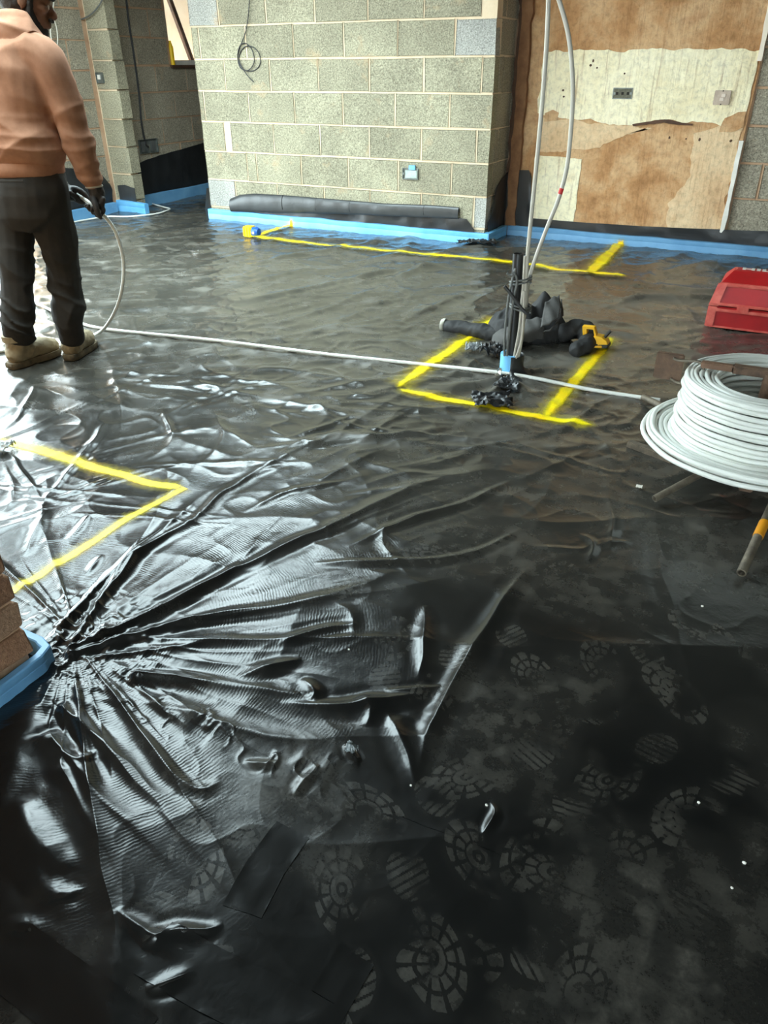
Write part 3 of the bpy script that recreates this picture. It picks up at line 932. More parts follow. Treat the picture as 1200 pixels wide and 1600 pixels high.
# ---------------------------------------------------------------- blue edge strips
def foam(label, path, h0, h1, t, mat, base=-0.012, n=None, wob=0.004, group='blue edge strips along the walls'):
    """an upright strip of foam along a ground path; t is its thickness, measured to the left of the path"""
    P = np.array(path, float)
    seg = np.linalg.norm(np.diff(P, axis=0), axis=1)
    L = np.r_[0, np.cumsum(seg)]
    s = np.unique(np.r_[np.linspace(0, L[-1], max(6, int(L[-1] / 0.06))), L])
    c = np.stack([np.interp(s, L, P[:, i]) for i in (0, 1)], -1)
    tt = np.gradient(c, axis=0); tt /= np.linalg.norm(tt, axis=1)[:, None]
    nn = np.stack([-tt[:, 1], tt[:, 0]], -1)
    rings = []
    for i, q in enumerate(s):
        h = np.interp(q, [0, L[-1]], [h0, h1]) + wob * (vnoise(np.array([q * 4.0]), np.array([h0 * 90]), 91)[0] - 0.5) * 2
        w = wob * 1.2 * (vnoise(np.array([q * 6.0]), np.array([7.3]), 93)[0] - 0.5)
        a, b = c[i] + nn[i] * w, c[i] + nn[i] * (t + w)
        d = nn[i] * 0.003
        m = a + nn[i] * 0.0015
        rings.append([(a[0], a[1], base), (a[0], a[1], h * 0.55), (m[0], m[1], h * 0.58), (a[0], a[1], h * 0.62), (a[0], a[1], h - 0.003), (*(a + d), h), (*(b - d), h), (b[0], b[1], h - 0.003), (b[0], b[1], base)])
    o = MB().loft(rings).build('foam_strip', mat, smooth=40)
    based(o, (c[0][0], c[0][1], 0))
    return tag(o, label, 'foam strip', group)


f_front = foam('long blue foam strip along the foot of the block wall', [(-4.985, YW - 0.055), (-2.16, YW - 0.055)], 0.092, 0.088, 0.05, M['foam'])
foam('short blue foam strip turning the corner to the plaster wall', [(-2.155, YW - 0.05), (-2.155, YP - 0.055)], 0.088, 0.085, 0.05, M['foam'])
f_right = foam('blue foam strip along the foot of the plaster wall', [(-2.15, YP - 0.055), (0.6, YP - 0.055)], 0.086, 0.082, 0.05, M['foam_shaded'])
foam('bright blue foam strip at the foot of the narrow block corner behind the worker', [(XL + 0.06, 5.94), (-5.72, 5.94)], 0.112, 0.10, 0.055, M['foam'], wob=0.008)
foam('dull blue foam strip in the back room behind the doorway', [(XL + 0.055, 9.3), (XL + 0.055, 6.14)], 0.11, 0.11, 0.05, M['foam_shaded'])
foam('blue foam strip on the left wall behind the worker', [(XL + 0.055, 5.90), (XL + 0.055, PATIO[1] + 0.02)], 0.10, 0.10, 0.05, M['foam_shaded'])
foam('blue foam strip wrapped round the brick wall end in the left foreground', [(-1.345, 0.32), (-1.345, 0.832), (-1.358, 0.868), (-1.40, 0.882), (-1.9, 0.882)], 0.056, 0.056, 0.022, M['foam_shaded'], wob=0.001)
spray_line(f_front, [(*onY(455, 361, YW - 0.058),), (*onY(455, 339, YW - 0.058),)], 0.030, 0.07, surf=(1, 0, 0), ends=(0, 1), label='yellow tick on the blue strip')
spray_line(f_right, [(*onY(968, 392, YP - 0.059),), (*onY(971, 371, YP - 0.059),)], 0.05, 0.09, surf=(1, 0, 0), ends=(0, 1), label='yellow tick on the blue strip')


# ---------------------------------------------------------------- black upstands on the walls
def upstand(label, pts, axis, face, off=0.012, mat='dpm', crinkle=0.008, nz=7, name='membrane_upstand', group='black sheet turned up the walls'):
    """sheet turned up a wall; pts: (along, bottom, top); face: the wall plane; off: + moves out of the wall"""
    pts = np.array(pts, float)
    a = np.linspace(pts[0, 0], pts[-1, 0], max(10, int(abs(pts[-1, 0] - pts[0, 0]) / 0.035)))
    o_ = np.argsort(pts[:, 0])
    zb = np.interp(a, pts[o_, 0], pts[o_, 1]); zt = np.interp(a, pts[o_, 0], pts[o_, 2])
    fr = np.linspace(0, 1, nz)
    front, back = [], []
    for i in range(len(a)):
        rf, rb = [], []
        for t in fr:
            z = zb[i] + (zt[i] - zb[i]) * t
            w = off + crinkle * (ridged(np.array([a[i] * 6 + z * 3]), np.array([z * 7.0 + face]), 95)[0] + 0.5 * vnoise(np.array([a[i] * 17]), np.array([z * 15]), 97)[0])
            for r, dd in ((rf, 0.0), (rb, -0.0025)):
                r.append((a[i], face + (w + dd) * sgn, z) if axis == 1 else (face + (w + dd) * sgn, a[i], z))
        front.append(rf); back.append(rb[::-1])
    rings = [f + b for f, b in zip(front, back)]
    ob = MB().loft(rings).build(name, M[mat], smooth=60)
    based(ob, (np.mean([v[0] for v in front[0]]), np.mean([v[1] for v in front[0]]), zb.min()))
    return tag(ob, label, 'plastic sheet', group)


sgn = -1
upstand('black sheet upstand low behind the rolled flap on the block wall', [(-4.6, 0.0, 0.10), (-4.2, 0.0, 0.13), (-3.4, 0.0, 0.17), (-2.6, 0.0, 0.19), (-2.36, 0.0, 0.185), (-2.29, 0.0, 0.10)], 1, YW, 0.006, 'dpm', 0.02)
upstand('black sheet standing up in the corner on the plaster wall side', [(-2.19, 0.0, 0.46), (-2.12, 0.0, 0.515), (-1.995, 0.0, 0.52), (-1.975, 0.0, 0.33), (-1.965, 0.0, 0.15)], 1, YP - 0.01, 0.012, 'dpm', 0.01)
upstand('low black sheet upstand along the plaster wall', [(-1.97, 0.0, 0.152), (-1.5, 0.0, 0.15), (-1.0, 0.0, 0.158), (-0.5, 0.0, 0.175), (-0.1, 0.0, 0.19), (0.6, 0.0, 0.20)], 1, YP, 0.008, 'dpm', 0.012)
upstand('grey-black sheet upstand on the narrow block corner', [(-6.08, 0.0, 0.245), (-5.98, 0.0, 0.255), (-5.90, 0.0, 0.235), (-5.86, 0.0, 0.23)], 1, 6.0, 0.008, 'dpm_grey', 0.012)
sgn = 1
upstand('black sheet upstand on the return of the block wall, rising to the corner', [(YW + 0.03, 0.0, 0.16), (YW + 0.13, 0.0, 0.30), (YW + 0.16, 0.0, 0.40), (YW + 0.30, 0.0, 0.455), (YP - 0.02, 0.0, 0.50)], 0, XB_, 0.010, 'dpm', 0.012)
upstand('tall slanting black sheet upstand in the back room', [(6.13, 0.0, 0.37), (6.4, 0.0, 0.415), (6.7, 0.0, 0.455), (7.2, 0.0, 0.50), (7.6, 0.0, 0.54), (9.3, 0.0, 0.60)], 0, XL, 0.010, 'dpm', 0.02)
upstand('black sheet upstand on the left wall behind the worker', [(PATIO[1] + 0.02, 0.0, 0.46), (5.3, 0.0, 0.475), (5.6, 0.0, 0.43), (5.85, 0.0, 0.36), (5.94, 0.0, 0.25)], 0, XL, 0.010, 'dpm', 0.02)
upstand('black sheet round the foot of the brick wall end', [(0.32, 0.0, 0.053), (0.6, 0.0, 0.052), (0.832, 0.0, 0.05)], 0, -1.375, 0.006, 'dpm', 0.002, nz=4)

# the grey flap rolled over in front of the block wall: its left end shows the roll open
a = np.linspace(-4.70, -2.435, 70)
rings = []
for i, x in enumerate(a):
    t = (x + 4.70) / 2.265
    top = np.interp(t, [0, 0.05, 0.12, 0.25, 0.45, 0.7, 0.9, 1.0], [0.205, 0.245, 0.262, 0.265, 0.262, 0.258, 0.272, 0.270])
    bot = np.interp(t, [0, 0.2, 0.5, 1.0], [0.082, 0.092, 0.135, 0.175])
    bulge = np.interp(t, [0, 0.06, 0.3, 1.0], [0.085, 0.075, 0.045, 0.030])
    w = 0.006 * (vnoise(np.array([x * 11.0]), np.array([2.2]), 99)[0] - 0.5) + 0.004 * ridged(np.array([x * 4.3]), np.array([0.5]), 101, 6)[0]
    prof = []
    for k in range(11):                                  # from the wall, over the top, down the front, tucked under
        q = k / 10
        ang = math.pi * (0.95 - 1.25 * q)
        zc, zr = (top + bot) / 2, (top - bot) / 2
        prof.append((YW - 0.008 - (bulge * (0.5 + 0.5 * math.cos(ang)) + w), zc + zr * math.sin(ang) if ang > -math.pi / 2 else bot))
    back = [(y + 0.003, z - 0.002) for y, z in prof][::-1]
    rings.append([(x, y, z) for y, z in prof + back])
roll = MB().loft(rings).build('rolled_flap', M['dpm_grey'], smooth=60)
based(roll, (-4.70, YW - 0.03, 0.08))
tag(roll, 'loose grey-black flap of sheet rolled over along the block wall', 'plastic sheet')
for x in (-4.13, -3.78, -3.44, -3.08, -2.74):
    t = (x + 4.70) / 2.265
    top = np.interp(t, [0, 0.05, 0.12, 0.25, 0.45, 0.7, 0.9, 1.0], [0.205, 0.245, 0.262, 0.265, 0.262, 0.258, 0.272, 0.270])
    bot = np.interp(t, [0, 0.2, 0.5, 1.0], [0.082, 0.092, 0.135, 0.175])
    bulge = np.interp(t, [0, 0.06, 0.3, 1.0], [0.085, 0.075, 0.045, 0.030])
    P = [(x + 0.004 * math.sin(k), YW - 0.0085 - bulge * (0.5 + 0.5 * math.cos(math.pi * (0.6 - 0.85 * k / 8))) - 0.001, (top + bot) / 2 + (top - bot) / 2 * math.sin(math.pi * (0.6 - 0.85 * k / 8))) for k in range(8)]
    MB().tube(P, 0.0025, 5).build('fold_crease', M['dpm'], roll, smooth=180)
# flap scrap at the wall's left end
upst = MB().loft([[(-4.99 - 0.05 * (1 - abs(t - .3)), 6.02 + 0.02 * t, 0.01 + 0.26 * t), (-4.985 - 0.02 * t, 6.10, 0.01 + 0.26 * t), (-4.99, 6.104, 0.01 + 0.26 * t)] for t in np.linspace(0, 1, 8)]).build('membrane_upstand', M['dpm_grey'], smooth=50)
tag(based(upst, (-4.99, 6.05, 0.01)), 'thin black flap at the left end of the block wall', 'plastic sheet', 'black sheet turned up the walls')

# ---------------------------------------------------------------- back-room window
win = struct(MB().box((XL - 0.10, BACKWIN[0], BACKWIN[2]), (XL - 0.04, BACKWIN[0] + 0.05, BACKWIN[3])).box((XL - 0.10, BACKWIN[1] - 0.05, BACKWIN[2]), (XL - 0.04, BACKWIN[1], BACKWIN[3]))
             .box((XL - 0.10, BACKWIN[0] + 0.05, BACKWIN[2]), (XL - 0.04, BACKWIN[1] - 0.05, BACKWIN[2] + 0.05)).box((XL - 0.10, BACKWIN[0] + 0.05, BACKWIN[3] - 0.05), (XL - 0.04, BACKWIN[1] - 0.05, BACKWIN[3])).build('window_1', M['frame_white']))
MB().box((XL - 0.075, BACKWIN[0] + 0.05, BACKWIN[2] + 0.05), (XL - 0.069, BACKWIN[1] - 0.05, BACKWIN[3] - 0.05)).build('window_pane', glass_material(), win)
MB().box((XL - 0.12, BACKWIN[0] - 0.02, BACKWIN[2] - 0.022), (XL + 0.03, BACKWIN[1] + 0.02, BACKWIN[2] + 0.006), 0.004).build('window_sill', M['timber_dark'], win)
brd = MB().box((-0.012, -0.55, 0), (0.012, 0.55, 1.6)).build('outside_board', M['cream'])
brd.location = (XL - 0.75, 7.75, 1.0); brd.rotation_euler = (0, math.radians(12), math.radians(-14))
tag(brd, 'pale cream board leaning outside the back room window', 'board')
prop = MB().box((-0.02, -0.025, -0.75), (0.02, 0.025, 0.75), 0.003).build('timber_prop', M['timber_dark'])
prop.location = (XL - 0.16, 7.40, 1.80); prop.rotation_euler = (math.radians(24), 0, 0)
tag(prop, 'dark slanting timber across the back room window', 'timber')
tin = MB()
for z0, z1, r in ((0, 0.012, 0.027), (0.012, 0.17, 0.026), (0.17, 0.19, 0.018), (0.19, 0.215, 0.013)):
    tin.tube([(0, 0, z0), (0, 0, z1)], r, 16)
tin = tin.build('spray_can', simple('yellow_can', lin(250, 205, 30), None, 0.35), smooth=40)
tin.location = (XL - 0.01, 7.125, BACKWIN[2] + 0.006)
tag(tin, 'yellow can standing on the back room window sill', 'can')

# ---------------------------------------------------------------- fittings on the walls
M['galv'] = simple('galvanised_steel', lin(150, 156, 152), lin(110, 116, 114), 0.45, 20, 0.1, metal=0.7)
M['dark'] = simple('dark_hole', lin(44, 40, 34), None, 0.9)
M['putty'] = simple('grimy_plastic', lin(196, 176, 158), lin(170, 150, 132), 0.5, 20)
M['cable_grey'] = simple('grey_cable', lin(96, 98, 96), None, 0.5)
M['cable_dark'] = simple('dark_cable', lin(52, 52, 54), None, 0.5)
M['cable_white'] = simple('white_cable', lin(226, 222, 208), None, 0.45)


def back_box(label, x0, x1, z0, z1, face, depth=0.035, out=0.006, plate=None, axis=1, sg=-1, rooted='socket_box'):
    """an open steel box let into a wall"""
    c = ((x0 + x1) / 2, face, z0) if axis == 1 else (face, (x0 + x1) / 2, z0)
    r = root(rooted, label, 'socket box', c)
    t = 0.003

    def B(mb, a0, a1, d0, d1, zz0, zz1):
        lo, hi = sorted((face + sg * d0, face + sg * d1))
        return mb.box((a0, lo, zz0), (a1, hi, zz1)) if axis == 1 else mb.box((lo, a0, zz0), (hi, a1, zz1))
    sh = MB()
    B(sh, x0, x0 + t, 0.0, out, z0, z1); B(sh, x1 - t, x1, 0.0, out, z0, z1); B(sh, x0 + t, x1 - t, 0.0, out, z0, z0 + t); B(sh, x0 + t, x1 - t, 0.0, out, z1 - t, z1)
    B(sh, x0 + t, x1 - t, 0.0, 0.002, z0 + t, z1 - t)
    sh.build('box_shell', M['galv'], r)
    for a in (x0 + 0.012, x1 - 0.012):
        lg = MB(); B(lg, a - 0.006, a + 0.006, out - 0.002, out, (z0 + z1) / 2 - 0.008, (z0 + z1) / 2 + 0.008)
        lg.build('screw_lug', M['galv'], r)
    return r, B


c0, c1 = onY(630, 262, YW), onY(654, 281, YW)
r, B = back_box('steel socket box low on the block wall with a blue tab on top', c0[0], c1[0], c1[2], c0[2], YW, out=0.016)
tb = MB(); B(tb, c0[0] + 0.06, c0[0] + 0.115, 0.004, 0.020, c0[2] - 0.01, c0[2] + 0.022); tb.build('blue_tab', M['foam'], r)
sh = MB(); B(sh, c0[0] + 0.028, c1[0] - 0.008, 0.004, 0.018, c1[2] + 0.012, c0[2] - 0.016); sh.build('mortar_fill', simple('pale_fill', lin(186, 200, 192), lin(150, 164, 158), 0.8, 30, 0.4), r)
c0, c1 = onY(959, 137, YP), onY(987, 155, YP)
r, B = back_box('wide grimy steel socket box let into the cream plaster', c0[0], c1[0], c1[2], c0[2], YP - 0.004, out=0.004)
pl = MB(); B(pl, c0[0] + 0.006, c1[0] - 0.006, 0.0, 0.003, c1[2] + 0.006, c0[2] - 0.006); pl.build('box_back', simple('dirty_steel', lin(120, 116, 96), lin(80, 78, 66), 0.7, 40, 0.5), r)
for k in range(3):
    x = c0[0] + (c1[0] - c0[0]) * (0.22 + 0.28 * k)
    kn = MB(); B(kn, x - 0.009, x + 0.009, 0.003, 0.0045, (c0[2] + c1[2]) / 2 - 0.009, (c0[2] + c1[2]) / 2 + 0.009); kn.build('knockout', M['dark'], r)
c0, c1 = onY(1118, 141, YP), onY(1139, 164, YP)
sw = root('wall_switch', 'old pinkish wall switch plate on the cream plaster', 'switch', ((c0[0] + c1[0]) / 2, YP, c1[2]))
MB().box((c0[0], YP - 0.016, c1[2]), (c1[0], YP - 0.002, c0[2]), 0.003).build('switch_plate', M['putty'], sw)
mz = (c0[2] + c1[2]) / 2
for dx, dz in ((0.008, 0.014), (0.0, -0.010)):
    x = (c0[0] + c1[0]) / 2 + dx
    MB().box((x - 0.014, YP - 0.021, mz + dz - 0.010), (x + 0.014, YP - 0.014, mz + dz + 0.010), 0.002).build('rocker', simple('rocker_cream', lin(222, 206, 190), None, 0.4), sw)
for dz in (0.042, -0.042):
    x = (c0[0] + c1[0]) / 2
    MB().ball((x, YP - 0.0165, mz + dz), (0.005, 0.002, 0.005), 1).build('screw', M['dark'], sw)
c0, c1 = onY(150, 113, 6.0), onY(164, 130, 6.0)
r, B = back_box('small steel box on the narrow block corner behind the worker', c0[0], c1[0], c1[2], c0[2], 5.999, out=0.014)
nb = MB(); B(nb, c0[0] + 0.018, c0[0] + 0.05, 0.003, 0.012, c1[2] + 0.03, c0[2] - 0.02); nb.build('box_insert', M['frame_white'], r)
c0, c1 = onX(216, 224, XL), onX(246, 234, XL)
r, B = back_box('double steel box on the back room wall with a cable going in', c0[1], c1[1], c1[2] - 0.02, c0[2] + 0.03, XL, out=0.02, axis=0, sg=1)
for k in (0.2, 0.75):
    y = c0[1] + (c1[1] - c0[1]) * k
    mb = MB(); B(mb, y - 0.03, y + 0.03, 0.004, 0.016, c1[2] - 0.005, c0[2] + 0.015); mb.build('box_insert', M['cable_grey'], r)


def cable(name, label, pts, r, mat, cat='cable', n=60, sides=8, group=None, origin=None):
    o = MB().tube(arc(pts, n), r, sides).build(name, mat, smooth=60)
    based(o, pts[0] if origin is None else origin)
    return tag(o, label, cat, group)


def onw(pts, Y):
    return [tuple(onY(x, y, Y)) for x, y in pts]


q = onw([(390, -14), (389, 20), (384, 50), (374, 75), (371, 92), (376, 106), (388, 110), (397, 98), (394, 80), (384, 68), (375, 72), (372, 92), (380, 108), (394, 111), (405, 102), (406, 86), (398, 75), (386, 72), (377, 78), (373, 92), (379, 106), (388, 119), (396, 128)], YW - 0.012)
q = [(x, y - 0.006 * math.sin(i * 1.3), z) for i, (x, y, z) in enumerate(q)]
cable('wall_cable', 'dark cable looped in a coil on the block wall', q, 0.0038, M['cable_dark'], n=200)
q = [tuple(onX(x, y, XL + 0.012)) for x, y in [(196, -12), (202, 40), (209, 85), (217, 145), (221, 190), (227, 222), (232, 230)]]
cable('wall_cable', 'thick dark cable down the back room wall into its box', q, 0.009, M['cable_dark'], n=60)
q = [tuple(onY(x, y, 5.965)) for x, y in [(166, -14), (155, 8), (140, 24), (118, 35), (105, 48), (97, 62), (90, 82), (84, 110)]]
cable('wall_cable', 'grey cable drooping across the narrow block corner', q, 0.0065, M['cable_grey'], n=60)
for pts, lab in (([(75, -12), (78, 8), (82, 25), (88, 42), (90, 60), (89, 80), (88, 110)], 'right-hand white cable hanging behind the worker'), ([(86, -12), (82, 20), (79, 45), (80, 60), (84, 78), (90, 100)], 'left-hand white cable hanging behind the worker')):
    cable('hanging_cable', lab, [tuple(onX(x, y, XL + 0.06)) for x, y in pts], 0.005, M['cable_white'], group='white cables hanging behind the worker')
cable('wall_cable', 'short white wire poking out below the corner box behind the worker', onw([(128, 205), (140, 214), (148, 222), (157, 230)], 5.98), 0.004, M['cable_white'], n=20)

# ---------------------------------------------------------------- pipes
M['pipe_white'] = simple('white_pipe', lin(226, 228, 222), lin(210, 212, 206), 0.35, 5)
M['pipe_grey'] = simple('grey_white_pipe', lin(186, 180, 168), lin(170, 164, 152), 0.35, 5)
M['plastic_black'] = simple('black_plastic', (0.012, 0.012, 0.013), None, 0.38)


def floor_pts(pts, r, lift=0.0):
    out = []
    for x, y in pts:
        g = G(x, y)
        out.append((g[0], g[1], max(ground(g[0], g[1]), 0.0) + r + 0.004 + lift))
    return out


cable('white_pipe', 'thin white pipe lying on the floor round the foot of the narrow block corner', floor_pts([(112, 352), (140, 345), (168, 341), (196, 341), (222, 340), (244, 337), (258, 334), (266, 330), (258, 327), (246, 324), (237, 321)], 0.008), 0.008, M['pipe_white'], 'pipe', n=90)

# bundle standing out of the floor: conduit, cables, collar; the tall pipes are things of their own
PB = G(797, 590)
cond = root('black_conduit', 'upright black plastic conduit standing out of the floor in a blue collar', 'conduit', (PB[0], PB[1], 0))
base, top = np.array([PB[0], PB[1], 0.0]), upright(810, 396, PB)
mb = MB().pipe_end(top, base, 0.0235, 0.0195, 20, 0.06)
mb.build('conduit_pipe', M['plastic_black'], cond, smooth=40)
fm = MB()
ang = [math.radians(d) for d in range(130, 311, 12)]
for r0, r1 in ((0.040, 0.052),):
    fm.loft([[(PB[0] + 0.0 + r0 * math.cos(t), PB[1] + r0 * math.sin(t), 0.02), (PB[0] + r1 * math.cos(t), PB[1] + r1 * math.sin(t), 0.02),
              (PB[0] + r1 * math.cos(t), PB[1] + r1 * math.sin(t), 0.118), (PB[0] + r0 * math.cos(t), PB[1] + r0 * math.sin(t), 0.118)] for t in ang])
fm.build('foam_collar', M['foam'], cond, smooth=40)
sk = []
for t in np.linspace(math.radians(284), math.radians(500), 24):
    col = []
    for z, rr_ in ((0.112, 0.055), (0.08, 0.056), (0.045, 0.058), (0.02, 0.066), (0.004, 0.085), (-0.004, 0.115)):
        w = rr_ + 0.006 * math.sin(5 * t + z * 60) * (1 - z / 0.12)
        col.append((PB[0] + w * math.cos(t), PB[1] + w * math.sin(t), z + max(0, ground(PB[0] + w * math.cos(t), PB[1] + w * math.sin(t))) * (1 - z / 0.12)))
    sk.append(col + [(PB[0] + (p[0] - PB[0]) * 0.96, PB[1] + (p[1] - PB[1]) * 0.96, p[2] - 0.002) for p in col[::-1]])
MB().loft(sk).build('sheet_collar', M['dpm'], cond, smooth=70)
cr = MB()
for i in range(26):
    t = random.uniform(math.radians(200), math.radians(290)); r0 = random.uniform(0.055, 0.095)
    p = np.array([PB[0] + r0 * math.cos(t), PB[1] + r0 * math.sin(t), 0.015 + 0.03 * random.random()])
    e = np.array([random.uniform(-1, 1), random.uniform(-1, 1), random.uniform(-0.5, 1)]) * 0.022
    f2 = np.array([random.uniform(-1, 1), random.uniform(-1, 1), random.uniform(-1, 1)]) * 0.018
    cr.add([p, p + e, p + e + f2, p + f2 * 0.7], [(0, 1, 2, 3)])
cr.build('crumpled_tape', simple('clear_tape', lin(176, 172, 160), lin(120, 116, 106), 0.2, 40), cond, fix=False)


def up(pts, dy=0.0, base=PB):
    out = []
    for p in pts:
        q = upright(p[0], p[1], (base[0], base[1] + dy))
        out.append(tuple(q))
    return out


cable('tall_pipe', 'tall straight grey-white pipe rising past the conduit to the ceiling', up([(808, 566), (816, 520), (820, 470), (822, 430), (826, 380), (833, 310), (841, 230), (849, 140), (854, 70), (857, 0), (859, -80), (858, -170)], -0.035), 0.0085, M['pipe_grey'], 'pipe', 120, 10, 'tall pipes at the conduit')
tp = cable('tall_pipe', 'tall bowed grey-white pipe with a red band beside the conduit', up([(806, 564), (815, 520), (821, 480), (826, 440), (838, 400), (857, 350), (873, 310), (886, 260), (893, 190), (895, 130), (889, 60), (875, 5), (858, -40), (852, -90), (853, -170)], 0.02), 0.0085, M['pipe_grey'], 'pipe', 150, 10, 'tall pipes at the conduit')
q = up([(875, 303), (878, 294)], 0.02)
MB().tube(q, 0.0096, 12).build('red_band', simple('red_tape', lin(200, 30, 24), None, 0.5), tp, smooth=50)['label'] = 'red tape band'
for k, (pts, dy, lab) in enumerate([
    ([(788, 556), (789, 520), (794, 470), (800, 440), (805, 420), (803, 428), (797, 430), (792, 427)], -0.045, 'grey cable with a hooked end on the left of the conduit'),
    ([(792, 556), (796, 515), (803, 465), (808, 440), (804, 428), (800, 426)], -0.05, 'grey cable with a short bent end beside the conduit'),
    ([(803, 558), (811, 515), (815, 470), (818, 440), (820, 400)], -0.04, 'pale cable tied to the front of the tall pipes'),
    ([(806, 560), (815, 530), (818, 490), (819, 455)], -0.05, 'brownish cable tied low to the tall pipes')]):
    cable('service_cable', lab, up(pts, dy), 0.0055, M['pipe_grey'] if k > 1 else M['cable_grey'], n=50, group='cables tied to the conduit')
for zc, tilt, lab in ((0.405, 0.25, 'upper grey cable wound round the conduit and pipes'), (0.30, -0.2, 'lower grey cable wound round the conduit and pipes')):
    P = []
    for t in np.linspace(0, 4.6 * math.pi, 60):
        ax = upright(809, 440 if zc > 0.35 else 480, PB)
        P.append((ax[0] + 0.012 + 0.046 * math.cos(t), ax[1] + 0.04 * math.sin(t), ax[2] + tilt * 0.04 * math.cos(t) + 0.006 * t / math.pi - 0.01))
    P.append((P[-1][0] + 0.03, P[-1][1] - 0.02, P[-1][2] + 0.012))
    cable('binding_cable', lab, P, 0.0045, M['cable_grey'], n=150, group='cables wound round the conduit')
cable('binding_cable', 'thick dark strap crossing the front of the bundle', up([(788, 447), (797, 458), (806, 470), (815, 482), (823, 490)], -0.06), 0.0075, M['cable_dark'], n=30, group='cables wound round the conduit')

# long pipe: from the coil, along the floor behind the worker, round and up into his hand
HAND = upright(150, 322, (-2.93, 2.50))
run = floor_pts([(1030, 632), (920, 614), (800, 598), (640, 575), (500, 560), (330, 538), (170, 520), (120, 508), (60, 482), (10, 462), (-60, 452)], 0.0085)
loop = [tuple(G(-150, 500)[:2]) + (0.05,), tuple(G(-100, 560)[:2]) + (0.03,)]
lg = (-2.93, 2.50)
sweep = [tuple(upright(x, y, lg)) for x, y in [(190, 455), (193, 410), (183, 368), (168, 343), (150, 326)]] + [tuple(upright(134, 313, (-2.96, 2.58))), tuple(upright(118, 303, (-3.01, 2.67)))]
g2 = G(147, 530)
low = [(g2[0] - 0.02, g2[1] - 0.02, 0.013), tuple(upright(160, 516, (-3.05, 2.62))), tuple(upright(178, 490, (-2.97, 2.53)))]
mid = [tuple(G(60, 545)[:2]) + (0.012,), tuple(G(110, 542)[:2]) + (0.012,)]
long_pipe = cable('floor_pipe', 'long white pipe running over the sheet from the coil up into the worker'"'"'s hand', run + loop + mid + low + sweep, 0.0085, M['pipe_white'], 'pipe', 400, 10)

# ---------------------------------------------------------------- coil of pipe on its stand
CC = np.array([0.057, 2.6])
coil = root('pipe_coil', 'big coil of white pipe stacked on a metal stand at the right edge', 'pipe coil', (CC[0], CC[1], 0.15))
_mesh = {}


def loop_part(r, z, dx=0.0, dy=0.0, tiltx=0.0, tilty=0.0):
    key = round(r, 3)
    if key not in _mesh:
        P = [(r * math.cos(t), r * math.sin(t), 0) for t in np.linspace(0, 2 * math.pi, 73)[:-1]]
        rings = []
        for i, p in enumerate(P):
            w = 0.0015 * math.sin(i * 0.9 + r * 100)
            t = 2 * math.pi * i / 72
            rings.append([((r + w + 0.0083 * math.cos(k * math.pi / 4)) * math.cos(t), (r + w + 0.0083 * math.cos(k * math.pi / 4)) * math.sin(t), 0.0083 * math.sin(k * math.pi / 4)) for k in range(8)])
        n = len(rings)
        mb = MB()
        mb.add([v for g in rings for v in g], [(i * 8 + k, i * 8 + (k + 1) % 8, ((i + 1) % n) * 8 + (k + 1) % 8, ((i + 1) % n) * 8 + k) for i in range(n) for k in range(8)])
        o = mb.build('pipe_loop', M['pipe_white'], coil, smooth=180)
        o.location = (0, 0, 0)
        # build() moved the mesh by the parent's place; move it back so the loop is centred on its own origin
        o.data.transform(Matrix.Translation(Vector((CC[0], CC[1], 0.15))))
        _mesh[key] = o
    else:
        o = link(_mesh[key].copy()); o.parent = coil
    o.location = (dx, dy, z - 0.15)
    o.rotation_euler = (tiltx, tilty, jit(3))
    return o


for i, r in enumerate((0.362, 0.344, 0.328, 0.311, 0.294, 0.278)):
    loop_part(r, 0.170 + 0.004 * (i % 2) + 0.003 * i, jit(0.006), jit(0.006), jit(0.012), jit(0.012))
loop_part(0.354, 0.186, 0.004, -0.003, 0.014, 0.01)
loop_part(0.336, 0.189, -0.004, 0.004, -0.012, 0.012)
for i in range(12):
    r = 0.270 - 0.002 * (i % 3) - 0.0008 * i
    loop_part(r, 0.193 + i * 0.0162, jit(0.004), jit(0.004), jit(0.008), jit(0.008))
for i, r in enumerate((0.246, 0.230, 0.214, 0.198, 0.182, 0.166)):
    loop_part(r, 0.372 - 0.002 * i + 0.003 * (i % 2), jit(0.003), jit(0.003), jit(0.01), jit(0.01))
for i in range(8):
    loop_part(0.160, 0.20 + i * 0.0215, 0, 0, 0, 0)
M['rust'] = simple('rusty_steel', lin(112, 86, 66), lin(74, 56, 44), 0.65, 30, 0.3, metal=0.2)
M['gun'] = simple('worn_grey_steel', lin(136, 126, 110), lin(92, 84, 74), 0.45, 26, 0.3, metal=0.5)
stand = root('coil_stand', 'rusty metal pipe stand with tube legs under the white coil', 'coil stand', (CC[0], CC[1], 0))
hub = (CC[0], CC[1])
for k, ((fx, fy), (tx, ty), tape) in enumerate([((-0.198, 2.307), (-0.03, 2.52), 0), ((0.095, 1.985), (0.15, 2.38), 1), ((-0.40, 3.19), (-0.12, 2.80), 0), ((0.52, 2.75), (0.22, 2.66), 0), ((0.33, 3.12), (0.15, 2.75), 0)]):
    p0 = np.array([fx, fy, 0.026]); p1 = np.array([tx, ty, 0.10])
    lg_ = MB().pipe_end(p0, p1, 0.0135 if k else 0.012, 0.0095, 14).build('leg', M['gun'], stand, smooth=40)
    if tape:
        a_, b_ = p0 + (p1 - p0) * 0.42, p0 + (p1 - p0) * 0.60
        MB().tube([a_, b_], 0.0150, 14).build('tape_band', simple('orange_tape', lin(226, 150, 20), None, 0.5), lg_, smooth=40)['label'] = 'orange tape band on a leg'
MB().tube([(hub[0], hub[1], 0.05), (hub[0], hub[1], 0.40)], 0.03, 20).build('hub', M['rust'], stand, smooth=40)
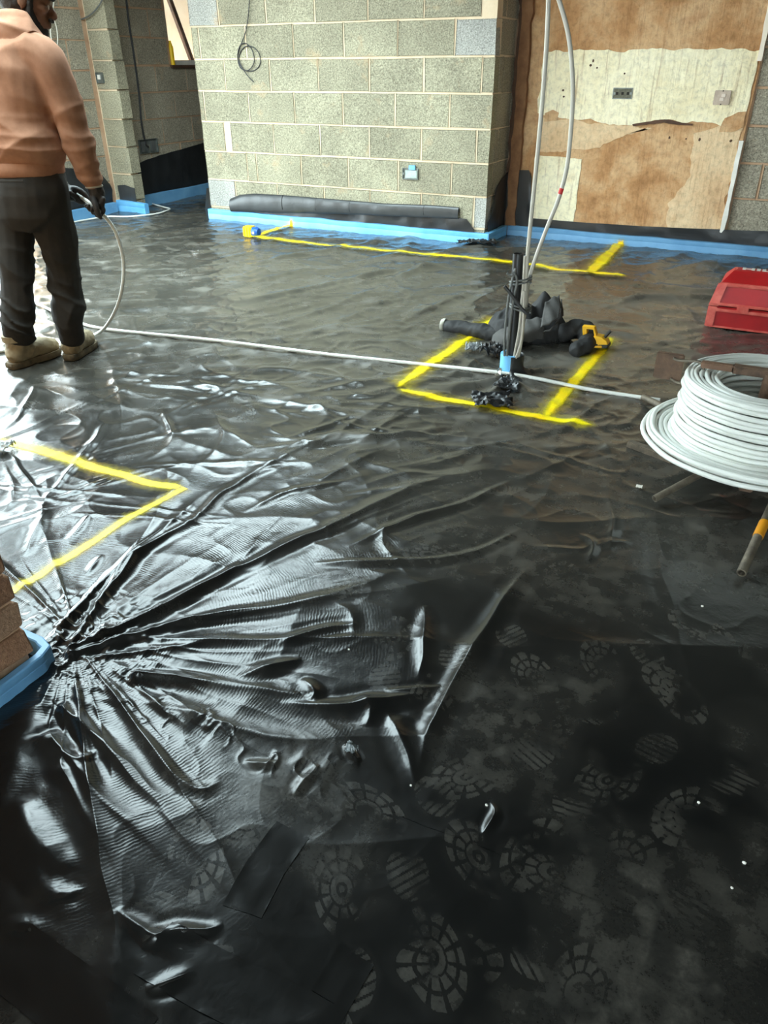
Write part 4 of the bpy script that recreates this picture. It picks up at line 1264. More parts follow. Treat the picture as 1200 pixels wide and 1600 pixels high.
MB().box((hub[0] - 0.30, hub[1] - 0.02, 0.118), (hub[0] + 0.30, hub[1] + 0.02, 0.150), 0.004).box((hub[0] - 0.02, hub[1] - 0.30, 0.118), (hub[0] + 0.02, hub[1] + 0.30, 0.150), 0.004).build('carrier_arm', M['rust'], stand)
MB().box((-0.068, 2.588, 0.385), (0.36, 2.618, 0.412), 0.003).build('top_bar', M['rust'], stand)
MB().box((-0.165, 2.591, 0.388), (-0.060, 2.615, 0.409), 0.003).build('sliding_bar', simple('brown_steel', lin(124, 92, 70), lin(98, 72, 54), 0.6, 30, 0.2, metal=0.15), stand)
hp = upright(1045, 572, (-0.29, 2.62))
MB().box((hp[0] - 0.045, hp[1] - 0.006, hp[2] - 0.047), (hp[0] + 0.045, hp[1] + 0.006, hp[2] + 0.047), 0.004).build('stop_plate', M['rust'], stand)
q = [tuple(upright(x, y, (-0.24, 2.62))) for x, y in [(1048, 590), (1060, 596), (1075, 597), (1090, 590), (1099, 578), (1099, 568), (1090, 563), (1075, 562), (1060, 561), (1053, 558)]]
q = [(x, y - 0.012, z) for x, y, z in q]
MB().tube(arc(q, 50), 0.0048, 8).build('bent_rod', M['gun'], stand, smooth=60)
g3 = G(988, 704)
wd = MB().box((-0.02, -0.016, 0), (0.17, 0.016, 0.026), 0.004).build('timber_offcut', simple('dusty_timber', lin(112, 100, 84), lin(64, 56, 46), 0.9, 30, 0.4))
wd.location = (g3[0], g3[1], ground(g3[0], g3[1]) - 0.002); wd.rotation_euler = (0, 0, math.radians(-22))
tag(wd, 'rough dusty timber offcut lying partly under the coil', 'offcut')

# ---------------------------------------------------------------- red tool case
M['red'] = simple('red_plastic', lin(186, 24, 30), lin(160, 18, 24), 0.42, 6, 0.05)
M['red_worn'] = simple('red_plastic_scuffed', lin(222, 112, 98), lin(196, 66, 58), 0.55, 22, 0.1)
bx0, by0 = -0.305, 4.43
bz = max(0.0, ground(bx0 + 0.2, by0 + 0.15))
case = root('tool_case', 'red scuffed plastic tool case with white lettering at the right edge', 'tool case', (bx0 + 0.26, by0 + 0.15, bz))
bl, bd = 0.54, 0.33


def ringx(x0, x1, y0, y1, z):
    return [(x0, y0, z), (x1, y0, z), (x1, y1, z), (x0, y1, z)]


def shell(levels):
    return MB().loft([ringx(bx0 + i, bx0 + bl - i, by0 + i * j, by0 + bd - i, bz + z) for z, i, j in levels])


shell([(0.0, 0.006, 1), (0.006, 0.0, 1), (0.105, 0.0, 1), (0.112, 0.004, 1)]).build('case_base', M['red'], case)
lid = shell([(0.116, 0.004, 1), (0.122, 0.0, 1), (0.13, 0.002, 1), (0.222, 0.030, 1), (0.232, 0.036, 1.3), (0.272, 0.075, 2.1), (0.276, 0.09, 2.0)]).build('case_lid', M['red'], case)
shell([(0.110, 0.010, 1), (0.118, 0.010, 1)]).build('seam_gap', M['dark'], case)
for x in (bx0 + 0.0, bx0 + bl - 0.045):
    MB().box((x - 0.003, by0 - 0.008, bz + 0.002), (x + 0.042, by0 + 0.012, bz + 0.112), 0.003).build('corner_rib', M['red_worn'], case)
    MB().loft([[(x - 0.004 + 0.0, by0 - 0.007, bz + 0.116), (x + 0.046, by0 - 0.007, bz + 0.116), (x + 0.046, by0 + 0.012, bz + 0.116), (x - 0.004, by0 + 0.012, bz + 0.116)],
               [(x + 0.020, by0 + 0.020, bz + 0.226), (x + 0.066, by0 + 0.020, bz + 0.226), (x + 0.066, by0 + 0.040, bz + 0.226), (x + 0.020, by0 + 0.040, bz + 0.226)]]).build('corner_rib', M['red_worn'], case)
MB().box((bx0 + 0.0, by0 - 0.010, bz + 0.088), (bx0 + bl, by0 + 0.006, bz + 0.104), 0.003).box((bx0 + 0.0, by0 - 0.010, bz + 0.120), (bx0 + bl, by0 + 0.008, bz + 0.134), 0.003).build('rim', M['red_worn'], case)
MB().box((bx0 + 0.028, by0 + 0.022, bz + 0.214), (bx0 + bl - 0.028, by0 + 0.05, bz + 0.232), 0.004).build('rim', M['red_worn'], case)
MB().box((bx0 + 0.004, by0 - 0.007, bz), (bx0 + bl - 0.004, by0 + 0.006, bz + 0.010), 0.002).build('rim', M['red_worn'], case)
for x in (bx0 + 0.14, bx0 + 0.36):
    MB().box((x, by0 - 0.012, bz + 0.094), (x + 0.06, by0 + 0.0, bz + 0.128), 0.003).build('latch', M['red_worn'], case)
# lettering on the lid, block capitals laid out from bars
lt = MB()
glyph = {'H': [(0, 0, .26, 1), (.74, 0, 1, 1), (.26, .38, .74, .62)], 'I': [(0, 0, .3, 1)], 'L': [(0, 0, .28, 1), (.28, 0, .9, .25)], 'T': [(0, .75, 1, 1), (.36, 0, .64, .75)]}
x = bx0 + 0.115
for ch, adv in (('H', 1.15), ('I', 0.45), ('L', 1.02), ('T', 1.15), ('I', 0.45)):
    for a0, b0, a1, b1 in glyph[ch]:
        s_ = 0.062
        lt.box((x + a0 * s_, by0 + 0.185 + b0 * 0.052, bz + 0.2745), (x + a1 * s_, by0 + 0.185 + b1 * 0.052, bz + 0.2775))
    x += adv * 0.062
lt.build('lettering', simple('white_print', lin(232, 226, 216), None, 0.5), case)

# ---------------------------------------------------------------- black jacket and the yellow tool on it
M['cloth_black'] = simple('black_softshell', (0.020, 0.020, 0.0205), (0.030, 0.030, 0.030), 0.7, 30, 0.1, spec=0.3)
M['cloth_lit'] = simple('lit_grey_softshell', (0.06, 0.058, 0.055), (0.08, 0.077, 0.073), 0.8, 30, 0.1, spec=0.3)  # grey jacket panels, lightened to carry the light falling from the left


def remeshed(mb, name, mat, parent, voxel, smooth=4, fold=None):
    """one continuous skin over overlapping shapes; fold(points, normals) -> displacement along the normals"""
    o = mb.build('tmp', mat)
    m = o.modifiers.new('r', 'REMESH'); m.mode = 'VOXEL'; m.voxel_size = voxel
    if smooth:
        s = o.modifiers.new('s', 'SMOOTH'); s.iterations = smooth; s.factor = 0.5
    dg = bpy.context.evaluated_depsgraph_get()
    me = bpy.data.meshes.new_from_object(o.evaluated_get(dg), depsgraph=dg)
    bpy.data.objects.remove(o)
    me.name = name
    n = len(me.vertices)
    co = np.empty(n * 3); me.vertices.foreach_get('co', co); co = co.reshape(-1, 3)
    if fold is not None:
        no = np.empty(n * 3); me.vertices.foreach_get('normal', no); no = no.reshape(-1, 3)
        co = co + no * fold(co, no)[:, None]
    if parent is not None:
        co = co - wloc(parent)
    me.vertices.foreach_set('co', co.ravel())
    me.update(); me.shade_smooth()
    me.materials.clear(); me.materials.append(mat)
    ob = link(bpy.data.objects.new(name, me))
    if parent is not None: ob.parent = parent
    return ob


def chain(mb, pts, radii, n=14, flat=None):
    """a rounded limb through points, ends domed; flat squashes the section (a, b) along the world Z when given"""
    P = arc(pts, 8 * len(pts)); R = np.interp(np.linspace(0, 1, len(P)), np.linspace(0, 1, len(radii)), radii)
    k = len(mb.v)
    t0 = P[0] - P[1]; t0 /= np.linalg.norm(t0); t1 = P[-1] - P[-2]; t1 /= np.linalg.norm(t1)
    A = [P[0] + t0 * R[0] * c for c in (0.95, 0.7, 0.4)]; RA = [R[0] * s for s in (0.25, 0.7, 0.92)]
    Bq = [P[-1] + t1 * R[-1] * c for c in (0.4, 0.7, 0.95)]; RB = [R[-1] * s for s in (0.92, 0.7, 0.25)]
    mb.tube(np.vstack([A, P, Bq]), np.r_[RA, R, RB], n)
    if flat is not None:
        z0 = flat[1]
        for i in range(k, len(mb.v)):
            x, y, z = mb.v[i]; mb.v[i] = (x, y, z0 + (z - z0) * flat[0])
    return mb


def cloth_fold(freq, amp, seed):
    def f(co, no):
        r = ridged(co[:, 0] * freq + co[:, 2] * freq * 0.8, co[:, 1] * freq * 1.2 - co[:, 2] * freq * 0.9, seed, 1.6)
        r2 = ridged(co[:, 0] * freq * 2.3 - co[:, 2] * freq, co[:, 1] * freq * 2 + co[:, 2] * freq * 1.7, seed + 3, 1.6)
        return amp * (r - 0.35) + amp * 0.4 * (r2 - 0.35)
    return f


JP = G(815, 540)
jz = max(0.0, ground(JP[0], JP[1]))
jacket = root('jacket', 'black softshell jacket dropped in a heap behind the conduit', 'jacket', (JP[0], JP[1] + 0.12, jz))


def jp(x, y, z):
    g = G(x, y, z); return (g[0], g[1], g[2])


jc = np.array(jp(822, 527, 0.0)); jr = np.array([0.889, 0.458, 0.0]); ja = np.array([-0.458, 0.889, 0.0])
n = 90
PJ = np.zeros((n, n, 3))
for i, a_ in enumerate(np.linspace(-1, 1, n)):
    b_ = np.linspace(-1, 1, n)
    # square grid squeezed onto a rounded outline
    u_ = a_ * np.sqrt(1 - 0.42 * b_ * b_); v_ = b_ * math.sqrt(1 - 0.42 * a_ * a_)
    X_, Y_ = u_ * 0.215, v_ * 0.175
    e_ = np.clip(1 - (u_ ** 2 + v_ ** 2) / 0.95, 0, 1) ** 0.36
    wX = X_ + 0.03 * (fbm(X_ * 9, Y_ * 9, 2, 141) - 0.5); wY = Y_ + 0.03 * (fbm(X_ * 9, Y_ * 9, 2, 143) - 0.5)
    h_ = 0.055 + 0.075 * ridged(wX * 7 + wY * 4 + 3.1, wY * 5 - wX * 3, 145, 1.5) + 0.040 * ridged(wX * 15 - wY * 8, wY * 12 + wX * 5, 147, 1.4)
    h_ = h_ + 0.085 * np.exp(-((X_ - 0.095) / 0.05) ** 2 - ((Y_ - 0.02) / 0.045) ** 2) + 0.03 * np.exp(-((X_ + 0.02) / 0.09) ** 2 - (Y_ / 0.08) ** 2)
    q_ = jc[None] + jr[None] * X_[:, None] + ja[None] * Y_[:, None]
    PJ[i] = q_; PJ[i, :, 2] = np.maximum(sheet_height(q_[:, 0], q_[:, 1]), 0.0) + 0.002 + h_ * e_
jb = MB().grid(PJ).build('jacket_body', M['cloth_black'], jacket, smooth=180, fix=False)
sm_ = jb.modifiers.new('thick', 'SOLIDIFY'); sm_.thickness = 0.004; sm_.offset = -1
mb = MB()
chain(mb, [jp(776, 522, 0.035), jp(755, 517, 0.04), jp(730, 513, 0.038), jp(706, 510, 0.034), jp(697, 508, 0.032)], [0.050, 0.046, 0.042, 0.038, 0.036], flat=(0.9, 0.0))
remeshed(mb, 'sleeve', M['cloth_black'], jacket, 0.007, 3, cloth_fold(16, 0.008, 9))
mb = MB(); mb.loft([[tuple(np.array(jp(696 - d, 508, 0.033)) + np.array([0, r * math.cos(t), r * math.sin(t)])) for t in np.linspace(0, 2 * math.pi, 15)[:-1]] for d, r in ((0, 0.036), (3, 0.037), (6, 0.033), (4, 0.026))])
mb.build('cuff_lining', simple('pale_lining', lin(206, 204, 190), lin(150, 150, 140), 0.6, 40), jacket, smooth=60)['label'] = 'pale lining at the open cuff'
mb = MB()
chain(mb, [jp(880, 520, 0.05), jp(900, 512, 0.075), jp(918, 518, 0.06), jp(915, 538, 0.045), jp(900, 546, 0.035)], [0.05, 0.05, 0.048, 0.042, 0.038], flat=(0.92, 0.0))
remeshed(mb, 'sleeve', M['cloth_black'], jacket, 0.007, 3, cloth_fold(15, 0.010, 12))


def panel(name, mat, pts, th=0.006, n=10):
    """a bent cloth panel through a 3 x k net of points"""
    rows_ = [arc(r, n) for r in pts]
    m = min(len(r) for r in rows_)
    cols = [arc([r[i] for r in rows_], 12) for i in range(m)]
    Pn = np.array(cols)
    Pn[:, :, 2] += 0.004 * np.array([[math.sin(i * 1.1 + j * 0.7) for j in range(Pn.shape[1])] for i in range(Pn.shape[0])])
    o = MB().grid(Pn).build(name, mat, jacket, smooth=180, fix=False)
    s = o.modifiers.new('thick', 'SOLIDIFY'); s.thickness = th; s.offset = 0
    return o


panel('hem_panel', M['cloth_lit'], [[jp(768, 536, 0.01), jp(785, 541, 0.015), jp(800, 541, 0.02)], [jp(772, 520, 0.05), jp(790, 525, 0.07), jp(808, 527, 0.08)], [jp(782, 506, 0.08), jp(800, 508, 0.10), jp(815, 510, 0.11)]])
panel('front_panel', M['cloth_lit'], [[jp(812, 535, 0.045), jp(830, 533, 0.05), jp(850, 528, 0.06)], [jp(815, 518, 0.10), jp(835, 515, 0.11), jp(850, 512, 0.11)], [jp(822, 500, 0.13), jp(838, 497, 0.14), jp(848, 497, 0.14)]])
panel('collar', M['cloth_lit'], [[jp(845, 512, 0.12), jp(860, 505, 0.14), jp(872, 498, 0.15)], [jp(848, 492, 0.16), jp(862, 484, 0.18), jp(876, 480, 0.18)], [jp(852, 473, 0.20), jp(864, 465, 0.21), jp(874, 462, 0.21)]])
panel('collar', M['cloth_lit'], [[jp(848, 520, 0.09), jp(862, 512, 0.10), jp(880, 492, 0.13)], [jp(858, 516, 0.11), jp(870, 503, 0.13), jp(879, 482, 0.16)], [jp(868, 510, 0.12), jp(877, 492, 0.15), jp(877, 468, 0.20)]])

M['tool_yellow'] = simple('tool_yellow', lin(250, 192, 20), lin(238, 176, 10), 0.42, 20)
TP = G(930, 546)
tz = max(0.0, ground(TP[0], TP[1])) + 0.002
tool = root('power_tool', 'yellow and black cordless tool with an open handle beside the jacket', 'power tool', (TP[0], TP[1], tz))


def tp_(x, y, dy=0.0):
    q = upright(x, y, (TP[0], TP[1] + dy)); return q


def tool_part(name, outline, mat, y0=-0.03, y1=0.03, parent=tool, hole=None):
    pts = [tp_(x, y) for x, y in outline]
    mb = MB(); n = len(pts)
    if hole is None:
        V = [(p[0], p[1] + y0, p[2]) for p in pts] + [(p[0], p[1] + y1, p[2]) for p in pts]
        mb.add(V, [tuple(range(n)), tuple(range(n, 2 * n))[::-1]] + [(i, n + i, n + (i + 1) % n, (i + 1) % n) for i in range(n)])
    else:
        hp_ = [tp_(x, y) for x, y in hole]                 # outline and hole have equal counts
        V = [(p[0], p[1] + yy, p[2]) for yy in (y0, y1) for ps in (pts, hp_) for p in ps]
        F_ = []
        for i in range(n):
            j = (i + 1) % n
            F_ += [(i, j, n + j, n + i), (2 * n + i, 3 * n + i, 3 * n + j, 2 * n + j), (i, 2 * n + i, 2 * n + j, j), (n + i, n + j, 3 * n + j, 3 * n + i)]
        mb.add(V, F_)
    o = mb.build(name, mat, parent)
    b = o.modifiers.new('b', 'BEVEL'); b.width = 0.004; b.segments = 2; b.limit_method = 'ANGLE'
    return o


tool_part('handle', [(912, 533), (911, 508), (930, 510), (935, 531)], M['tool_yellow'], -0.018, 0.018, hole=[(919, 526), (918, 513), (928, 514), (930, 526)])
tool_part('tool_body', [(912, 534), (912, 524), (934, 523), (942, 525), (950, 531), (952, 538), (945, 541), (935, 539)], M['tool_yellow'])
tool_part('battery', [(914, 541), (914, 533), (936, 535), (938, 542)], M['plastic_black'], -0.036, 0.036)
tool_part('tool_nose', [(936, 541.5), (937, 536), (952, 536), (952, 542)], M['plastic_black'], -0.034, 0.034)
tool_part('side_plate', [(926, 540), (926, 537), (943, 537), (943, 541)], M['tool_yellow'], -0.039, -0.030)
mb = MB().tube([tp_(945, 527), tp_(954, 517)], 0.008, 10); mb.build('lever', M['plastic_black'], tool, smooth=50)

# small yellow and blue thing by the strip
cp = G(392, 371)
gz = max(0.0, ground(cp[0], cp[1])) + 0.003
cap = root('marker_tin', 'small yellow block with a round blue end lying by the blue strip', 'marker', (cp[0], cp[1], gz))
MB().box((cp[0] - 0.055, cp[1] - 0.035, gz), (cp[0] + 0.035, cp[1] + 0.04, gz + 0.085), 0.008).build('yellow_body', simple('lemon', lin(250, 220, 20), lin(236, 200, 10), 0.45), cap, smooth=30)
for k in range(3):
    MB().box((cp[0] - 0.05 + k * 0.028, cp[1] - 0.040, gz + 0.006), (cp[0] - 0.036 + k * 0.028, cp[1] - 0.034, gz + 0.079), 0.002).build('grip_rib', M['tool_yellow'], cap)
q0 = np.array([cp[0] + 0.034, cp[1], gz + 0.042])
MB().tube([q0, q0 + [0.035, 0, 0]], [0.040, 0.040], 20).tube([q0 + [0.035, 0, 0], q0 + [0.055, 0, 0]], [0.040, 0.030], 20).build('blue_end', simple('cobalt', lin(24, 92, 190), None, 0.4), cap, smooth=40)
MB().box(q0 + [0.012, -0.044, -0.010], q0 + [0.034, -0.036, 0.008], 0.002).build('white_mark', M['frame_white'], cap)


# ---------------------------------------------------------------- tape, scraps
def scrap(label, px, py, size, h, mat, seed, name='plastic_scrap', cat='scrap', stretch=(1, 1), ang=0.0, group='torn scraps of sheet near the conduit', z0=0.0):
    g = G(px, py)
    n = 16
    P = np.zeros((n, n, 3))
    for i in range(n):
        for j in range(n):
            a_, b_ = (i / (n - 1) - 0.5) * size * stretch[0], (j / (n - 1) - 0.5) * size * stretch[1]
            rag = 1 + 0.25 * (vnoise(np.array([i * 0.7]), np.array([j * 0.7]), seed)[0] - 0.5)
            a_, b_ = a_ * rag, b_ * rag
            x = g[0] + a_ * math.cos(ang) - b_ * math.sin(ang); y = g[1] + a_ * math.sin(ang) + b_ * math.cos(ang)
            zz = h * (ridged(np.array([i * 0.42]), np.array([j * 0.42]), seed, 1.4)[0] + 0.6 * ridged(np.array([i * 0.9]), np.array([j * 0.8]), seed + 2, 1.2)[0])
            P[i, j] = (x, y, max(ground(x, y), -0.01) + 0.004 + zz)
    o = MB().grid(P).build(name, mat, smooth=35, fix=False)
    s = o.modifiers.new('thick', 'SOLIDIFY'); s.thickness = 0.002
    return tag(based(o, (g[0], g[1], max(ground(g[0], g[1]), 0))), label, cat, group)


M['tape_grey'] = simple('silvery_tape', lin(150, 156, 158), lin(90, 96, 98), 0.3, 30)
scrap('crumpled pale silvery tape ball left of the conduit', 740, 551, 0.085, 0.028, M['tape_grey'], 21, 'crumpled_tape', 'tape', (1, 0.8), 0.4, None)
scrap('crumpled shiny black plastic scrap beside the blue collar', 768, 560, 0.11, 0.040, M['dpm'], 23, stretch=(1, 0.7))
scrap('crumpled black tape patch covering the near yellow line', 768, 635, 0.16, 0.022, M['dpm'], 27, stretch=(1, 0.85), ang=0.5)
scrap('second crumpled black tape patch right at the foot of the conduit', 790, 612, 0.11, 0.015, M['dpm'], 33, stretch=(1, 0.7), ang=0.2)
scrap('torn wet-looking black scrap below the block wall corner', 745, 384, 0.30, 0.022, M['dpm'], 35, stretch=(1, 0.4), ang=0.3, group=None)
scrap('torn silvery white scrap at the left edge by the yellow line', 4, 706, 0.09, 0.018, simple('silver_scrap', lin(226, 228, 226), lin(140, 146, 150), 0.25, 30), 47, stretch=(0.7, 1), ang=0.4, group=None)
scrap('small torn white flake beside the coil', 998, 765, 0.02, 0.003, M['frame_white'], 41, name='flake', cat='debris', group=None)
scrap('small curled clear flake standing up on the near sheet', 550, 1178, 0.022, 0.012, M['tape_grey'], 43, name='flake', cat='debris', group=None)


def tape_strip(pts, w, lift=0.0, label=None):
    """black tape stuck flat on the near sheet"""
    P = np.array([G(*p)[:2] for p in pts])
    L = np.r_[0, np.cumsum(np.linalg.norm(np.diff(P, axis=0), axis=1))]
    s = np.linspace(0, L[-1], max(6, int(L[-1] / 0.01)))
    c = np.stack([np.interp(s, L, P[:, i]) for i in (0, 1)], -1)
    t = np.gradient(c, axis=0); t /= np.linalg.norm(t, axis=1)[:, None]
    nn = np.stack([-t[:, 1], t[:, 0]], -1)
    of = np.linspace(-0.5, 0.5, 9) * w
    X = c[:, None, 0] + nn[:, None, 0] * of; Y = c[:, None, 1] + nn[:, None, 1] * of
    Z = sheet_height(X, Y) + lift + 0.0002
    Z += 0.0015 * (np.abs(of)[None] > 0.45 * w) * ridged(s * 30, s * 0 + 2, 77)[:, None]
    o = MB().grid(np.stack([X, Y, Z], -1)).build('tape_strip', M['sheet'], sheet_near, smooth=180, fix=False)
    return o


M['tape_black'] = simple('black_tape', (0.012, 0.0125, 0.0125), (0.030, 0.030, 0.028), 0.28, 8, 0.12, bscale=24)
tape_strip([(378, 1425), (415, 1355), (458, 1297)], 0.075)
tape_strip([(0, 1478), (75, 1535), (160, 1600), (210, 1640)], 0.10)
tape_strip([(515, 1565), (535, 1530), (557, 1492)], 0.066)
tape_strip([(240, 1480), (330, 1530), (430, 1580), (520, 1630)], 0.095)
# white grit on the sheet
k_ = 0
for (px, py, s_, lab) in [(760, 1259, 0.0035, 'white grit speck near the seam in the lower right'), (1091, 1256, 0.0035, 'white grit speck at the lower right edge area'), (1143, 1389, 0.0030, 'pale grit speck nearest the lower right corner'), (1162, 1350, 0.004, 'yellowish chip of grit near the right edge'), (545, 1015, 0.003, 'white grit speck in the middle of the sheet'),
                          (1097, 948, 0.004, 'white grit speck below the taped stand leg'), (642, 1228, 0.003, 'white grit speck just above the seam')]:
    g = G(px, py)
    o = MB().ball((0, 0, 0), (s_, s_ * 0.8, s_ * 0.7), 1).build('grit', M['frame_white'])
    o.location = (g[0], g[1], ground(g[0], g[1]) + s_ * 0.4)
    tag(o, lab, 'grit', 'grit on the sheet')

# ---------------------------------------------------------------- the worker
O2 = np.array([-3.11, 2.47])
FW = np.array([-0.2, 0.98]); RG = np.array([0.98, 0.2])
F3, R3, U3 = np.array([*FW, 0.0]), np.array([*RG, 0.0]), np.array([0, 0, 1.0])


def mp(x, y, dr=0.0, df=0.0):
    return np.array(upright(x, y, O2 + RG * dr + FW * df))


man = root('person', 'person in brown hooded sweatshirt and tan boots, back turned, holding a white pipe', 'person', (O2[0], O2[1], 0))
M['skin'] = simple('skin', lin(120, 84, 62), lin(104, 70, 52), 0.5, 14, 0.05)
M['hoodie'] = simple('brown_sweatshirt', lin(170, 126, 102), lin(152, 110, 88), 0.9, 24, 0.06, spec=0.15, bscale=240)
M['trousers'] = simple('dark_trousers', lin(52, 48, 44), lin(42, 39, 36), 0.85, 18, 0.05, spec=0.25, bscale=200)
M['boot'] = simple('tan_boot_leather', lin(156, 140, 110), lin(120, 104, 78), 0.7, 20, 0.25)
M['sole'] = simple('boot_sole', lin(120, 104, 78), lin(70, 62, 50), 0.8, 30, 0.2)
M['hair'] = simple('dark_hair', (0.012, 0.010, 0.009), (0.02, 0.016, 0.013), 0.7, 60, 0.4, bscale=300)
M['cap'] = simple('dark_knit_cap', (0.014, 0.013, 0.013), (0.022, 0.02, 0.02), 0.9, 30, 0.3, bscale=160)
M['glove'] = simple('black_work_glove', (0.016, 0.013, 0.012), (0.03, 0.024, 0.022), 0.6, 40, 0.25)


def ell(c, a, b, n=22, p=2.4, tilt=0.0):
    out = []
    for t in np.linspace(0, 2 * math.pi, n + 1)[:-1]:
        x, y = math.cos(t), math.sin(t)
        x, y = math.copysign(abs(x) ** (2 / p), x), math.copysign(abs(y) ** (2 / p), y)
        out.append(c + R3 * a * x + F3 * b * y + U3 * tilt * a * x)
    return out


SH_R, EL_R, WR_R = mp(72, 100, 0.17), mp(111, 186, 0.20), mp(145, 284, 0.20, 0.02)
SH_L, EL_L, WR_L = mp(-28, 100, -0.17), mp(-34, 190, -0.17, 0.10), mp(66, 278, 0.02, 0.20)
SPINE = [mp(40, 262), mp(36, 235), mp(30, 188), mp(24, 145), mp(22, 108), mp(24, 80), mp(28, 60)]
HIP_R, KN_R, AN_R = mp(72, 300, 0.09), mp(100, 425, 0.07, 0.03), mp(111, 515, 0.05, 0.0)
HIP_L, KN_L, AN_L = mp(20, 300, -0.09), mp(26, 425, -0.06, -0.04), mp(29, 512, -0.05, -0.10)
HEAD = mp(40, 0, 0.0, 0.06)
FD = np.array([0.74, 0.68, 0.0]); FD = FD * math.cos(0.28) - U3 * math.sin(0.28); FD /= np.linalg.norm(FD)     # where he looks: right and down
LT = np.cross(FD, U3); LT /= np.linalg.norm(LT)
UP = np.cross(LT, FD)

# body: one continuous skin from head to ankles, mostly under the clothes
mb = MB()
HM = np.stack([FD, LT, UP], 1)
mb.ball(HEAD + UP * 0.025, (0.098, 0.078, 0.098), 3, HM)
mb.ball(HEAD + FD * 0.030 - UP * 0.055, (0.062, 0.058, 0.070), 3, HM)
mb.ball(HEAD + FD * 0.062 - UP * 0.092, (0.026, 0.030, 0.022), 2, HM)                # chin
mb.ball(HEAD + FD * 0.086 + UP * 0.018, (0.016, 0.050, 0.014), 2, HM)                # brow
chain(mb, [HEAD + FD * 0.092 + UP * 0.006, HEAD + FD * 0.112 - UP * 0.024, HEAD + FD * 0.104 - UP * 0.034], [0.008, 0.013, 0.013], 10)   # nose
for s in (1, -1):
    mb.ball(HEAD + FD * 0.105 - UP * 0.034 + LT * 0.012 * s, (0.010, 0.008, 0.008), 1, HM)     # nostril wings
    mb.ball(HEAD + FD * 0.070 - UP * 0.012 + LT * 0.042 * s, (0.024, 0.022, 0.020), 2, HM)     # cheekbone
    mb.ball(HEAD - FD * 0.004 - UP * 0.008 + LT * 0.079 * s, (0.020, 0.008, 0.030), 2, HM)     # ear
    mb.ball(HEAD - FD * 0.002 - UP * 0.032 + LT * 0.078 * s, (0.010, 0.007, 0.010), 1, HM)
for dz, w in ((-0.060, 0.007), (-0.072, 0.008)):
    mb.ball(HEAD + FD * 0.092 + UP * dz, (0.012, 0.022, w), 2, HM)                             # lips
chain(mb, [SPINE[5], HEAD - UP * 0.06 - FD * 0.02, HEAD - UP * 0.01], [0.062, 0.056, 0.055])
chain(mb, [SPINE[0] - U3 * 0.05, SPINE[2], SPINE[4], SPINE[5]], [0.115, 0.105, 0.11, 0.08])
for a, b, c in ((SH_R, EL_R, WR_R), (SH_L, EL_L, WR_L)):
    chain(mb, [SPINE[4] + U3 * 0.03, a, (a + b) / 2, b, (b + c) / 2, c], [0.07, 0.05, 0.044, 0.036, 0.034, 0.026])
for h, k_, a in ((HIP_R, KN_R, AN_R), (HIP_L, KN_L, AN_L)):
    chain(mb, [SPINE[0] - U3 * 0.03, h, (h + k_) / 2, k_, (k_ + a) / 2, a, a - U3 * 0.06], [0.09, 0.085, 0.068, 0.052, 0.05, 0.036, 0.034])
body = remeshed(mb, 'body', M['skin'], man, 0.0065, 3)
for s in (1, -1):
    ec = HEAD + FD * 0.083 - UP * 0.002 + LT * 0.031 * s
    e = MB().ball(ec, 0.0125, 2).build('eye', simple('eye_white', lin(226, 218, 206), None, 0.25), body, smooth=180)
    MB().ball(ec + FD * 0.0085, (0.0055, 0.0055, 0.0055), 2).build('pupil', M['hair'], body, smooth=180)
# beard and hair hug the skull
mb = MB()
mb.ball(HEAD + FD * 0.020 - UP * 0.072, (0.062, 0.066, 0.052), 3, HM).ball(HEAD + FD * 0.064 - UP * 0.096, (0.032, 0.036, 0.030), 2, HM)
for s in (1, -1):
    chain(mb, [HEAD + FD * 0.022 + UP * 0.02 + LT * 0.072 * s, HEAD + FD * 0.026 - UP * 0.05 + LT * 0.060 * s, HEAD + FD * 0.055 - UP * 0.088 + LT * 0.03 * s], [0.012, 0.018, 0.02], 10)
chain(mb, [HEAD + FD * 0.097 - UP * 0.046 + LT * 0.024, HEAD + FD * 0.104 - UP * 0.046, HEAD + FD * 0.097 - UP * 0.046 - LT * 0.024], [0.007, 0.008, 0.007], 8)
remeshed(mb, 'beard', M['hair'], man, 0.006, 2, cloth_fold(60, 0.003, 15))
mb = MB().ball(HEAD - FD * 0.022 + UP * 0.005, (0.088, 0.081, 0.085), 3, HM)
remeshed(mb, 'hair', M['hair'], man, 0.006, 2, cloth_fold(60, 0.003, 16))
rings = []
for q in np.linspace(0, 1, 12):
    ph = q * math.pi / 2
    w = math.cos(ph)
    rings.append([HEAD - FD * 0.006 + UP * (0.028 + 0.105 * math.sin(ph)) + FD * 0.108 * max(w, 0.03) * math.cos(t) + LT * 0.089 * max(w, 0.03) * math.sin(t) for t in np.linspace(0, 2 * math.pi, 25)[:-1]])
MB().loft(rings).build('knit_cap', M['cap'], man, smooth=180)
MB().tube([HEAD - FD * 0.006 + UP * 0.034 + FD * 0.108 * math.cos(t) + LT * 0.089 * math.sin(t) for t in np.linspace(0, 2 * math.pi, 33)], 0.010, 8).build('cap_brim', M['cap'], man, smooth=180)


